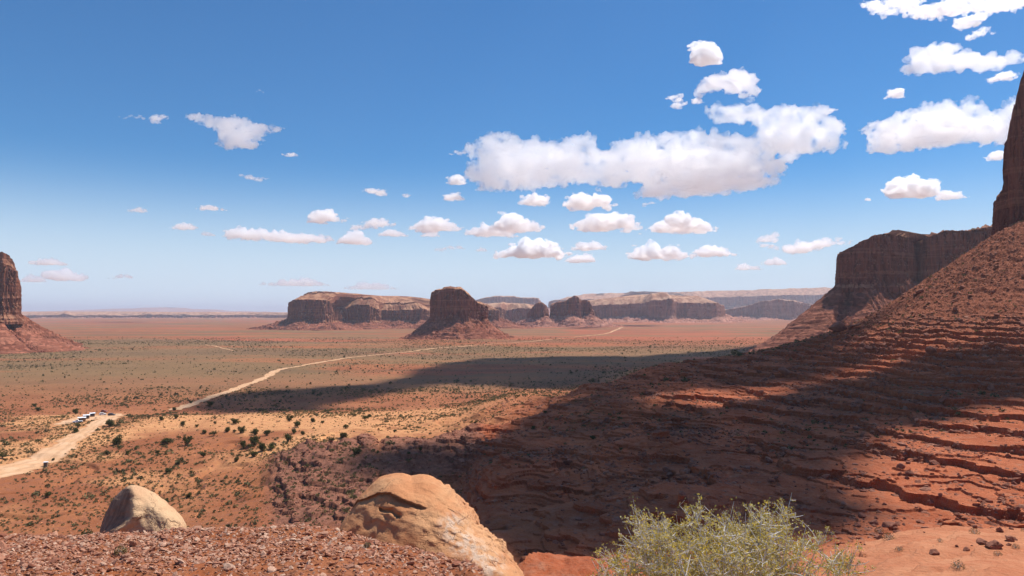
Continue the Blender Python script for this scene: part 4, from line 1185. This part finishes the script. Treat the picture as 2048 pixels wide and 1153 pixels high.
# ---------------------------------------------------------------- close by: gravel, two big boulders, the bush
rg_ = np.random.default_rng(41)
GRN = None
def gravel(n, smin, smax, mean, sub, seed, label, name="gravel"):
    r = np.random.default_rng(seed)
    d = r.uniform(2.6, 6.9, n)
    u = r.uniform(-1.0, .05, n)
    px = 1024 + u * F
    lim = np.interp(px, [-400, 860, 900, 960, 1000, 1060, 1100], [9, 9, 6.2, 5.6, 5.15, 4.4, 3.4])
    kp = d < lim + r.normal(size=n) * .12
    kp &= r.random(n) < .30 + .70 * sstep(-.45, .25, fbm2(u * d / .55, d / .55, 4, 77))
    x, y = (u * d)[kp], d[kp]
    p = np.stack([x, y, ground_z(x, y)], -1)
    s = np.clip(r.lognormal(math.log(mean), .5, len(p)), smin, smax)
    o = tiled(name, [rock_shape(seed + i, sub, .55, 9) for i in range(9)], p, s, r, M_GRAVEL, tilt=.35, sink=-.1)
    return tag(o, label, "gravel", kind="stuff")
gravel(90000, .004, .026, .0085, 1, 901, "pinkish red gravel covering the near mound")
gravel(2600, .010, .05, .015, 2, 931, "coarser angular stones among the gravel", "loose_stones")
M_SLAB = rock_mat("grey_slab_rock", [(0.30, 0.20, 0.16), (0.36, 0.25, 0.20)], .5, 6)
for i, (px, d, w, fl, lab) in enumerate(((833, 5.75, 38, .32, "flat grey rock slab on the gravel beside the big boulder"), (801, 5.95, 22, .5, "pale chunk of rock behind the flat grey slab"), (768, 6.0, 18, .8, "rough red chunk at the boulder's foot"),
                                        (870, 5.4, 24, .35, "thin pale slab lower on the gravel than the grey one"), (1000, 4.9, 20, .5, "loose stone at the gravel's edge against the big boulder"), (600, 5.6, 16, .5, "flat stone on the open gravel between the two boulders"), (196, 5.65, 16, .4, "pale flat stone in front of the rounded boulder"))):
    x = (px - 1024) / F * d
    z = float(ground_z(x, d))
    v, f = rock_shape(960 + i, 3, fl)
    s = w / F * d / 2
    o = mesh_obj("stone", v * s, f, M_SLAB if i != 2 else M_ROCK, smooth=False)
    o.location = (x, d, z + s * fl * .45)
    o.rotation_euler = (.1, -.12, rg_.uniform(0, 6))
    tag(o, lab, "stone", "loose stones on the gravel")

def boulder_mat(name, a, b, c, stain):
    k = NT(name)
    P = k.pos(obj=True)
    n1 = k.noise(P, 2.2, 6, .6)
    n2 = k.noise(P, 14, 6, .65)
    lay = k.noise(k.pos(2, 2, 16, obj=True), 1.0, 5, .6)
    q = k.mix(k.ramp(n1, .36, .62), a, b)
    q = k.mix(k.ramp(lay, .52, .7, 0, .55), q, c)
    q = k.mix(k.ramp(n2, .55, .75, 0, .45), q, tuple(.7 * x for x in a))
    q = k.mix(k.ramp(k.voro(P, 26), .03, .13, .5, 0), q, stain)
    q = k.mix(k.math('MULTIPLY', k.attr("pale"), k.ramp(n2, .40, .6)), q, (0.66, 0.52, 0.40))
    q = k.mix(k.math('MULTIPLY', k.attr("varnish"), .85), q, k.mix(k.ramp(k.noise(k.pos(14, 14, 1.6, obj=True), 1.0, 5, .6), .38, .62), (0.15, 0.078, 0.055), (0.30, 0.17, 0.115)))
    cv = k.n('TexVoronoi', feature='DISTANCE_TO_EDGE')
    wv = k.n('VectorMath', operation='ADD')
    k.set(wv.inputs[0], P); k.set(wv.inputs[1], k.noise(P, 3.5, 4, .6))
    k.set(cv.inputs['Vector'], wv.outputs[0]); cv.inputs['Scale'].default_value = 2.6
    cr = k.math('MULTIPLY', k.ramp(cv.outputs[0], 0.0, .022, 1, 0), k.ramp(n1, .48, .58))
    q = k.mix(k.math('MULTIPLY', cr, .7), q, stain)
    q = k.mix(k.ramp(k.noise(P, 60, 3, .7), .56, .68, 0, .4), q, stain)
    nb = k.bump(k.math('SUBTRACT', n2, cr), .6, .02, k.bump(lay, .5, .03, k.bump(k.noise(P, 70, 5, .75), .8, .008)))
    k.diffuse(q, nb, .92, .12)
    return k.m
def sil_radius(center, poly, ang):
    """distance from the centre to an outline in direction ang"""
    p = np.array(poly, float) - center
    p[:, 1] = -p[:, 1]
    a, r = np.arctan2(p[:, 1], p[:, 0]), np.hypot(p[:, 0], p[:, 1])
    o = np.argsort(a)
    a, r = a[o], r[o]
    a = np.r_[a[-1] - 2 * math.pi, a, a[0] + 2 * math.pi]
    r = np.r_[r[-1], r, r[0]]
    return np.interp(ang, a, r)
def dist_poly(px, py, line):
    best = np.full(px.shape, 1e9)
    for (x0, y0), (x1, y1) in zip(line[:-1], line[1:]):
        dx, dy = x1 - x0, y1 - y0
        t = np.clip(((px - x0) * dx + (py - y0) * dy) / (dx * dx + dy * dy), 0, 1)
        best = np.minimum(best, np.hypot(px - x0 - t * dx, py - y0 - t * dy))
    return best
V, Fc = ico(7)
def outline_rock(center, outline, dist, depth, seed, rough):
    ang = np.arctan2(V[:, 2], V[:, 0])
    k_ = np.hypot(V[:, 0], V[:, 2])
    R_ = sil_radius(center, outline, ang)
    flat = (1 - np.abs(V[:, 1]) ** 2.6) ** (1 / 2.6)
    q = np.where(k_ > 1e-6, flat / np.maximum(k_, 1e-6), 0)
    px = center[0] + V[:, 0] * q * R_
    py = center[1] - V[:, 2] * q * R_
    s = dist / F
    y = np.sign(V[:, 1]) * np.abs(V[:, 1]) ** 1.15 * depth
    return px, py, y, s
# the big leaning boulder
OUT = [(672, 1072), (684, 1050), (705, 1018), (716, 996), (738, 974), (760, 953), (782, 946), (806, 945), (824, 950), (846, 947), (868, 952), (884, 962), (900, 972), (908, 986), (930, 1003), (944, 1022), (956, 1046), (975, 1062), (1000, 1080), (1020, 1104), (1036, 1132), (1056, 1160), (1060, 1230), (960, 1260), (800, 1240), (700, 1180)]
px, py, y, s = outline_rock((850, 1085), OUT, 6.5, .62, 1, 1)
y = y + (1085 - py) * s * .55                                   # leans away from the path
crack = [(700, 1022), (716, 1000), (735, 993), (757, 984), (782, 983), (800, 992), (822, 1000), (852, 1012)]
dc = dist_poly(px, py, crack)
cx_ = np.interp(px, [c[0] for c in crack], [c[1] for c in crack])
front = (V[:, 1] < .35)
above = (py < cx_)
inx = sstep(690, 712, px) * (1 - sstep(835, 862, px))
y = y + front * inx * np.where(above, -.045 * (1 - sstep(0, 40, dc)), .026 * (1 - sstep(0, 9, dc)))
c2 = [(765, 1015), (785, 1018), (800, 1030)]
y = y + front * .05 * (1 - sstep(0, 7, dist_poly(px, py, c2)))
edge = sstep(0, 60, (px - np.interp(py, [945, 1000, 1050, 1100, 1160], [850, 895, 925, 985, 1030])))
wx, wz = (px - 850) * s, (1085 - py) * s
bed = wz * .8 + wx * .35
n0 = fbm3(wx * 2.2, y * 2.2, wz * 2.2, 4, 5)
n1 = fbm3(wx * 9, y * 9, wz * 9, 5, 6, gain=.6)
lam = fbm3(wx * 3, y * 5, bed * 26, 3, 8)
pit = np.clip(1 - np.abs(fbm3(wx * 7, y * 9, bed * 12, 4, 7)), .5, 1) - .75
y = y + .05 * n0 + .014 * n1 + .007 * lam + edge * (.10 * pit + .02 * n1)
wx = wx + edge * .035 * n1
wz = wz + edge * .03 * n1 + .008 * n1
wx, wz = wx + (px - 1024) / F * y, wz + (625 - py) / F * y
c_ = np.array(((850 - 1024) * s, 6.5, 72 - (1085 - 625) * s))
o = mesh_obj("boulder", np.stack([wx, y, wz], -1), Fc, boulder_mat("boulder_warm", (0.52, 0.225, 0.10), (0.58, 0.30, 0.145), (0.47, 0.19, 0.085), (0.30, 0.13, 0.07)), smooth=True)
o.location = c_
add_attr(o, "pale", (1 - sstep(10, 38, dist_poly(px, py, [(905, 1050), (930, 1085), (965, 1110), (985, 1130)]))) * .7 + .15 * edge)
add_attr(o, "varnish", np.zeros(len(px)))
tag(o, "huge leaning orange boulder with a shadowed crack across its brow", "boulder")
# the rounded boulder
OUT = [(206, 1062), (212, 1040), (222, 1014), (236, 990), (252, 974), (266, 968), (284, 970), (302, 979), (322, 992), (340, 1008), (356, 1022), (368, 1038), (374, 1054), (378, 1085), (330, 1110), (260, 1110), (215, 1090)]
OUT = [(296 + (a - 292) * 1.035, 1045 + (b - 1045) * 1.0) for a, b in OUT]
px, py, y, s = outline_rock((292, 1045), OUT, 6.3, .30, 2, 1)
y = y + (1045 - py) * s * .35
ridge = np.interp(py, [966, 985, 1005, 1030, 1045, 1056, 1075], [266, 271, 275, 272, 258, 240, 225]) + 2.5 * vnoise2(py / 9, 0 * py, 3)
left = np.clip(ridge - px, 0, 80)
front = V[:, 1] < .3
y = y + front * (left * s * .62) - front * .05 * (1 - sstep(0, 26, np.abs(px - ridge)))
wx, wz = (px - 292) * s, (1045 - py) * s
n0, n1 = fbm3(wx * 4, y * 4, wz * 4, 3, 15), fbm3(wx * 16, y * 16, wz * 16, 5, 16, gain=.55)
y = y + .02 * n0 + .006 * n1
wx, wz = wx + (px - 1024) / F * y, wz + (625 - py) / F * y
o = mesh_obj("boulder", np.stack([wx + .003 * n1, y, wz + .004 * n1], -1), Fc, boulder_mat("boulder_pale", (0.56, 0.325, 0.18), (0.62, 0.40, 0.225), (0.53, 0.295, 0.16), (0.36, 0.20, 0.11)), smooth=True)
o.location = ((292 - 1024) * s, 6.3, 72 - (1045 - 625) * s)
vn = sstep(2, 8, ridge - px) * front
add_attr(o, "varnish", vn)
add_attr(o, "pale", 1.6 * (1 - sstep(2, 5, dist_poly(px, py, [(236, 992), (243, 984), (249, 978)]))))
tag(o, "smooth rounded tan boulder with a brown-stained shaded face", "boulder")

# the bush
M_TWIG = bark_mat("bush_twigs", (0.50, 0.45, 0.40), (0.74, 0.69, 0.63), 30)
M_BLEAF = leaf_mat("bush_leaves", [(0.30, 0.25, 0.09), (0.58, 0.43, 0.09), (0.72, 0.52, 0.08), (0.38, 0.31, 0.10), (0.72, 0.62, 0.30)], 1, .35)
rb_ = np.random.default_rng(51)
top = np.array([(1160, 1135), (1172, 1095), (1190, 1072), (1225, 1062), (1250, 1040), (1262, 985), (1285, 988), (1310, 1012), (1350, 1012), (1385, 1005), (1415, 990), (1440, 983), (1472, 992), (1495, 1012), (1512, 1000), (1530, 990), (1560, 982), (1590, 996), (1610, 1022), (1640, 1042), (1665, 1050), (1690, 1075), (1715, 1100), (1735, 1130)], float)
DB = 4.75
bs = DB / F
bx0 = (1440 - 1024) * bs
root = np.array((bx0, DB + .15, float(ground_z(bx0, DB + .15)) - .05))
broot = empty("bush", root)
tw, lf = Mesh(), Mesh()
def curve(a, b, bend, n, r):
    m = (a + b) / 2 + r.normal(size=3) * bend * np.linalg.norm(b - a)
    t = np.linspace(0, 1, n)[:, None]
    return a * (1 - t) ** 2 + 2 * m * t * (1 - t) + b * t * t
LP = []
for i in range(150):
    px = rb_.uniform(1168, 1728)
    yt = np.interp(px, top[:, 0], top[:, 1])
    lift = rb_.random() ** 1.6
    py = yt + 6 + lift * 150
    dd = rb_.normal() * .30
    tip = np.array(((px - 1024) * bs * (1 + dd / DB), DB + dd, 72 - (py - 625) * bs * (1 + dd / DB)))
    tip[2] = min(tip[2], 72 - (yt + 4 - 625) * bs * (1 + dd / DB))
    a = root + np.array((rb_.normal() * .10, rb_.normal() * .10, 0))
    mid_ = a + (tip - a) * rb_.uniform(.45, .62) + np.array((0, 0, .10)) + rb_.normal(size=3) * .06
    st = np.concatenate([curve(a, mid_, .06, 7, rb_)[:-1], curve(mid_, tip, .07, 7, rb_)])
    tw.add(*[(v - root if j == 0 else v) for j, v in enumerate(tube(st, np.linspace(.007, .0012, len(st)), 4))])
    tq = rb_.integers(6, len(st), 16)
    LP.append(st[tq] + rb_.normal(size=(16, 3)) * .012)
    tq = rb_.integers(len(st) - 3, len(st), 9)
    LP.append(st[tq] + rb_.normal(size=(9, 3)) * .014)
    for b in range(22):
        t0 = rb_.uniform(.35, 1.0) ** .8
        p0 = st[int(t0 * (len(st) - 1))]
        dirv = rb_.normal(size=3); dirv[2] = abs(dirv[2]) * .7 + .05; dirv /= np.linalg.norm(dirv)
        p1 = p0 + dirv * rb_.uniform(.06, .17)
        ppx = 1024 + F * p1[0] / p1[1]
        ppy = 625 + (72 - p1[2]) / p1[1] * F
        if ppy < np.interp(ppx, top[:, 0], top[:, 1]) - 9: continue
        c = curve(p0, p1, .12, 5, rb_)
        v, f = tube(c, np.linspace(.0034, .0014, 5), 3)
        tw.add(v - root, f)
        for q in range(4):
            p2 = c[rb_.integers(1, 5)]
            dv = rb_.normal(size=3); dv[2] += .4; dv /= np.linalg.norm(dv)
            p3 = p2 + dv * rb_.uniform(.025, .06)
            v, f = tube(np.array([p2, (p2 + p3) / 2 + rb_.normal(size=3) * .004, p3]), (.0016, .0013, .0010), 3)
            tw.add(v - root, f)
            if rb_.random() < .9:
                m_ = rb_.integers(6, 11)
                LP.append(p2 + (p3 - p2) * rb_.uniform(.2, 1.1, m_)[:, None] + rb_.normal(size=(m_, 3)) * .010)
        if rb_.random() < .8:
            LP.append(c[rb_.integers(1, 5, 4)] + rb_.normal(size=(4, 3)) * .007)
LP = np.concatenate(LP)
print("leaves", len(LP))
lv, lfc = leaves(LP, .0150, rb_)
lf.add(lv - root, lfc)
tw.build("branches", M_TWIG, broot)
lf.build("foliage", M_BLEAF, broot, smooth=False)
tag(broot, "pale-twigged desert bush with tiny yellow-green leaves near the slope", "bush")
for i, (px, d, w, lab) in enumerate(((183, 5.6, 22, "small dark plant at the gravel's edge beside the rounded boulder"), (404, 5.6, 20, "thin dry tuft on the gravel's edge between the boulders"), (250, 4.9, 24, "pale spiky weed low on the gravel"), (738, 5.1, 16, "tiny green sprig on the gravel near the big boulder"))):
    x = (px - 1024) / F * d
    t = empty("weed", (x, d, float(ground_z(x, d))))
    m = Mesh(); m.add(*tuft(1300 + i, 220, .5, .7, .16))
    m.build("foliage", (M_JUN, M_DRY, M_DRY, M_SAGE)[i], t, smooth=False)
    m = Mesh()
    for q in range(7): m.add(*tube(curve(np.array((0, 0, -.1)), np.array((math.cos(q * .9) * .3, math.sin(q * .9) * .3, .5)), .1, 4, rb_), (.02, .016, .012, .008), 3))
    m.build("stem", M_TWIG, t)
    t.scale = (w / F * d,) * 3
    tag(t, lab, "weed")
# small tufts on the bare rock bench and at the path
for i, (px, py, w, lab) in enumerate(((1770, 1081, 26, "grey-green tuft below the lip of the shaded bank"), (1790, 1105, 16, "small tuft on the smooth rock near a larger tuft"), (1905, 1140, 26, "tuft at the bottom of the rock bench"), (1940, 1070, 20, "tuft behind the heap of dark blocks"),
                                      (1985, 1112, 16, "tuft against the front of the rock heap"), (2020, 1098, 16, "tuft near the upright block of the rock heap"), (1750, 1065, 18, "tuft hugging the sharp block at the bank's lip"), (1870, 1088, 12, "tiny tuft out on the smooth rock"), (2040, 1065, 16, "tuft at the outer end of the rock bench"))):
    g = seen(px, py, 12)
    sz = w / F * g[1]
    t = empty("shrub", (g[0], g[1], g[2]))
    m = Mesh(); m.add(*tuft(1200 + i, 260, .5, .62, .085))
    c = m.build("foliage", M_SAGE, t, smooth=False)
    m = Mesh()
    for q in range(9):
        a = q * .7
        m.add(*tube(curve(np.array((0, 0, -.05)), np.array((math.cos(a) * .3, math.sin(a) * .3, .42)), .1, 4, rb_), (.02, .016, .012, .008), 3))
    m.build("stem", M_TWIG, t)
    t.scale = (sz,) * 3
    tag(t, lab, "shrub", "tufts on the rock bench")
# ---------------------------------------------------------------- vehicles and stalls at the pull-off
def paint(name, col, rough=.4, spec=.5, metal=0.0):
    k = NT(name)
    n = k.noise(k.pos(1.2, obj=True), 1.0, 4, .6)
    c = k.mix(k.ramp(n, .45, .75, 0, .35), col, tuple(.75 * a + .25 * b for a, b in zip(col, (.45, .25, .15))))
    p = k.diffuse(c, None, rough, spec)
    p.inputs["Metallic"].default_value = metal
    return k.m
M_WHITE, M_GLASS, M_TYRE = paint("white_paint", (.78, .78, .77)), paint("dark_glass", (.03, .035, .04), .12), paint("tyre_rubber", (.03, .03, .03), .9)
M_DARK, M_RED, M_CANVAS, M_WOOD, M_DCANVAS, M_STEEL = paint("dark_paint", (.05, .055, .065)), paint("red_paint", (.24, .06, .045)), paint("white_canvas", (.80, .80, .82), .9), paint("weathered_wood", (.22, .13, .08), .9), paint("dark_canvas", (.05, .06, .09), .9), paint("dull_steel", (.35, .35, .35), .5, .5, .8)
def part(name, mat, root, *boxes):
    m = Mesh()
    for b in boxes: m.add(*box(*b))
    return m.build(name, mat, root, smooth=False)
def wheel(root, x, y, r=.36, w=.24):
    m = Mesh()
    th = np.linspace(0, 2 * math.pi, 17)[:-1]
    rings = [(r * .55, -w / 2), (r * .94, -w / 2), (r, -w / 4), (r, w / 4), (r * .94, w / 2), (r * .55, w / 2)]
    V = np.concatenate([np.c_[x + a * np.cos(th), np.full(16, y + b), r + a * np.sin(th)] for a, b in rings])
    m.add(V, grid_faces(16, 6, True))
    o = m.build("wheel", M_TYRE, root)
    m = Mesh(); m.add(np.concatenate([np.c_[x + r * .56 * np.cos(th), np.full(16, y + b), r + r * .56 * np.sin(th)] for b in (-w * .42, w * .42)] + [[[x, y - w * .42, r], [x, y + w * .42, r]]]),
                      np.concatenate([np.array([[32, (i + 1) % 16, i, i] for i in range(16)]), np.array([[33, 16 + i, 16 + (i + 1) % 16, 16 + (i + 1) % 16] for i in range(16)])])[:, :3])
    m.build("rim", M_STEEL, o)
def hull_body(L, W, prof, x_in=.0):
    """a car shell: side profile (x, z) swept across the width, upper points drawn in"""
    p = np.array(prof, float)
    zs = p[:, 1]
    ins = np.clip((zs - .95) / .6, 0, 1) * .16
    Y = [-W / 2 + ins, -W / 2 + ins * 1.0 + .05, W / 2 - ins - .05, W / 2 - ins]
    V = np.concatenate([np.c_[p[:, 0], y, zs + (.0 if j in (1, 2) else -.03)] for j, y in enumerate(Y)])
    n = len(p)
    Fq = grid_faces(n, 4, True)
    caps = [np.arange(n)[::-1], 3 * n + np.arange(n)]
    cen = np.array([[p[:, 0].mean(), Y[0].mean(), zs.mean()], [p[:, 0].mean(), Y[3].mean(), zs.mean()]])
    V = np.concatenate([V, cen])
    tri = []
    for q, cap in enumerate(caps):
        for i in range(n): tri.append((4 * n + q, cap[i], cap[(i + 1) % n]))
    return V, Fq, np.array(tri)
def car(name, px, py, rz, mat, label, L=4.5, suv=True):
    g = seen(px, py)
    root = empty(name, (g[0], g[1], g[2] + .06), rz)
    h = 1.72 if suv else 1.45
    m = Mesh(); V_, a, b = hull_body(L, 1.85, [(-L/2, .45), (-L/2 + .05, .95), (-L/2 + .25, 1.05), (-L*.40, h - .08), (-L*.30, h), (L*.08, h), (L*.24, 1.05), (L/2 - .15, .92), (L/2, .7), (L/2, .4), (L*.2, .28), (-L*.2, .28)])
    m.add(V_, a); m.f.append(b)
    m.build("body", mat, root, smooth=False)
    part("windscreen", M_GLASS, root, (L * .165, 0, 1.32, .10, 1.35, .42))
    for s in (-1, 1):
        part("side_window", M_GLASS, root, (-L * .12, s * .84, 1.30, L * .42, .05, .34))
        part("headlight", M_WHITE, root, (L / 2 - .02, s * .68, .76, .08, .32, .16))
        for x in (-L * .31, L * .31): wheel(root, x, s * .83)
    return tag(root, label, "car", "parked vehicles")
car("parked_car", 209, 831, .5, M_WHITE, "small white car parked nearest the white stall")
car("parked_car", 227, 832, .2, M_DARK, "dark car parked at the outer end of the pull-off")
car("parked_car", 213, 826, -.15, M_RED, "dull red car parked behind the white one")
def stall(px, py, rz, L, W, label, roofmat, wallmat):
    g = seen(px, py)
    root = empty("market_stall", (g[0], g[1], g[2]), rz)
    for x in (-1, 1):
        for y in (-1, 1):
            part("post", M_WOOD, root, (x * (L / 2 - .1), y * (W / 2 - .1), 1.15, .12, .12, 2.3))
    m = Mesh()
    xs, ys = np.linspace(-L / 2 - .3, L / 2 + .3, 9), np.linspace(-W / 2 - .3, W / 2 + .3, 7)
    X_, Y_ = np.meshgrid(xs, ys)
    zt = 2.75 - .28 * np.abs(Y_) + .05 * np.sin(X_ * 2.1)
    up_ = np.stack([X_, Y_, zt], -1).reshape(-1, 3)
    m.add(np.concatenate([up_, up_ - (0, 0, .06)]), np.concatenate([grid_faces(9, 7), grid_faces(9, 7)[:, ::-1] + 63]))
    m.build("roof", roofmat, root, smooth=False)
    part("back_wall", wallmat, root, (0, W / 2 - .1, 1.1, L - .3, .05, 2.1))
    part("counter", M_WOOD, root, (0, -W / 2 + .35, .85, L - .5, .7, .06), (0, -W / 2 + .1, .42, L - .6, .05, .8))
    return tag(root, label, "stall", "roadside stalls")
stall(168, 843, .45, 4.0, 2.6, "stall with a white awning at the road end of the row", M_CANVAS, M_WOOD)
stall(178, 838, .55, 3.4, 2.5, "middle stall of the row under a white awning", M_CANVAS, M_DCANVAS)
stall(189, 834, .55, 2.8, 2.4, "dark-walled stall with a pale top at the end of the row", M_CANVAS, M_DCANVAS)
g = seen(160, 846)
root = empty("pickup_truck", (g[0], g[1], g[2] + .05), 3.5)
m = Mesh(); V_, a, b = hull_body(5.4, 1.95, [(-2.7, .5), (-2.7, 1.15), (-.55, 1.15), (-.45, 1.75), (.6, 1.75), (1.15, 1.15), (2.6, 1.05), (2.7, .8), (2.7, .45), (1.2, .35), (-1.2, .35)])
m.add(V_, a); m.f.append(b)
m.build("body", M_WHITE, root, smooth=False)
part("windscreen", M_GLASS, root, (.90, 0, 1.45, .12, 1.45, .42))
for s in (-1, 1):
    part("side_window", M_GLASS, root, (.1, s * .86, 1.46, .85, .05, .34))
    for x in (-1.65, 1.75): wheel(root, x, s * .88, .40)
tag(root, "white pickup truck beside the row of stalls", "truck", "parked vehicles")
g = seen(177, 832)
root = empty("flag_pole", (g[0], g[1], g[2]))
m = Mesh(); m.add(*tube([(0, 0, -.2), (0, 0, 4.0), (.05, 0, 7.4)], (.08, .06, .04), 8)); m.build("pole", M_WOOD, root)
m = Mesh(); xs = np.linspace(0, 1.1, 8); zs = np.linspace(6.4, 7.2, 5); X_, Z_ = np.meshgrid(xs, zs)
fv = np.stack([X_ + .05, .12 * np.sin(X_ * 5) * X_, Z_ - .25 * X_], -1).reshape(-1, 3)
m.add(np.concatenate([fv, fv + (0, .015, 0)]), np.concatenate([grid_faces(8, 5), grid_faces(8, 5)[:, ::-1] + 40])); m.build("flag", M_RED, root)
tag(root, "thin pole with a limp reddish flag above the stalls", "pole")
g = seen(98, 934)
root = empty("cabin", (g[0], g[1], g[2]), .3)
part("wall", M_WOOD, root, (0, 0, 1.0, 1.5, 1.5, 2.1, .04))
part("roof", M_WHITE, root, (0, -.1, 2.14, 1.9, 2.0, .12, .03))
d_ = part("door", M_DARK, root, (0, -.77, .95, .8, .05, 1.8))
part("handle", M_STEEL, d_, (.3, -.82, .95, .05, .05, .16))
tag(root, "tiny dark cabin with a white roof beside the road", "cabin")
for i, (px, py) in enumerate(((139, 848), (146, 848), (196, 838))):
    g = seen(px, py)
    root = empty("display_table", (g[0], g[1], g[2]), .4 + i)
    part("tabletop", M_WOOD, root, (0, 0, .78, 1.9, .8, .06))
    for x in (-.85, .85):
        for y in (-.32, .32): part("leg", M_STEEL, root, (x, y, .38, .06, .06, .76))
    tag(root, ("low table standing farthest out from the stalls", "low table between the outer table and the pickup truck", "low table past the dark-walled stall")[i], "table", "tables by the stalls")
# ---------------------------------------------------------------- haze: the dusty air over the valley
k = NT("haze_air")
v = k.n("VolumePrincipled")
v.inputs["Color"].default_value = (0.72, 0.84, 1.0, 1)
v.inputs["Density"].default_value = 3.8e-5
v.inputs["Anisotropy"].default_value = 0.2
k.t.links.new(v.outputs[0], k.out.inputs[1])
X0, X1, Y0, Y1, Z0_, Z1 = -60000, 60000, -50, 61000, -40, 470
hv = [(x, y, z) for z in (Z0_, Z1) for y in (Y0, Y1) for x in (X0, X1)]
hz = mesh_obj("haze", hv, np.array([(0, 2, 3, 1), (4, 5, 7, 6), (0, 1, 5, 4), (2, 6, 7, 3), (0, 4, 6, 2), (1, 3, 7, 5)]), k.m, smooth=False)
tag(hz, "thin bluish dust haze filling the valley air", "haze", kind="stuff")
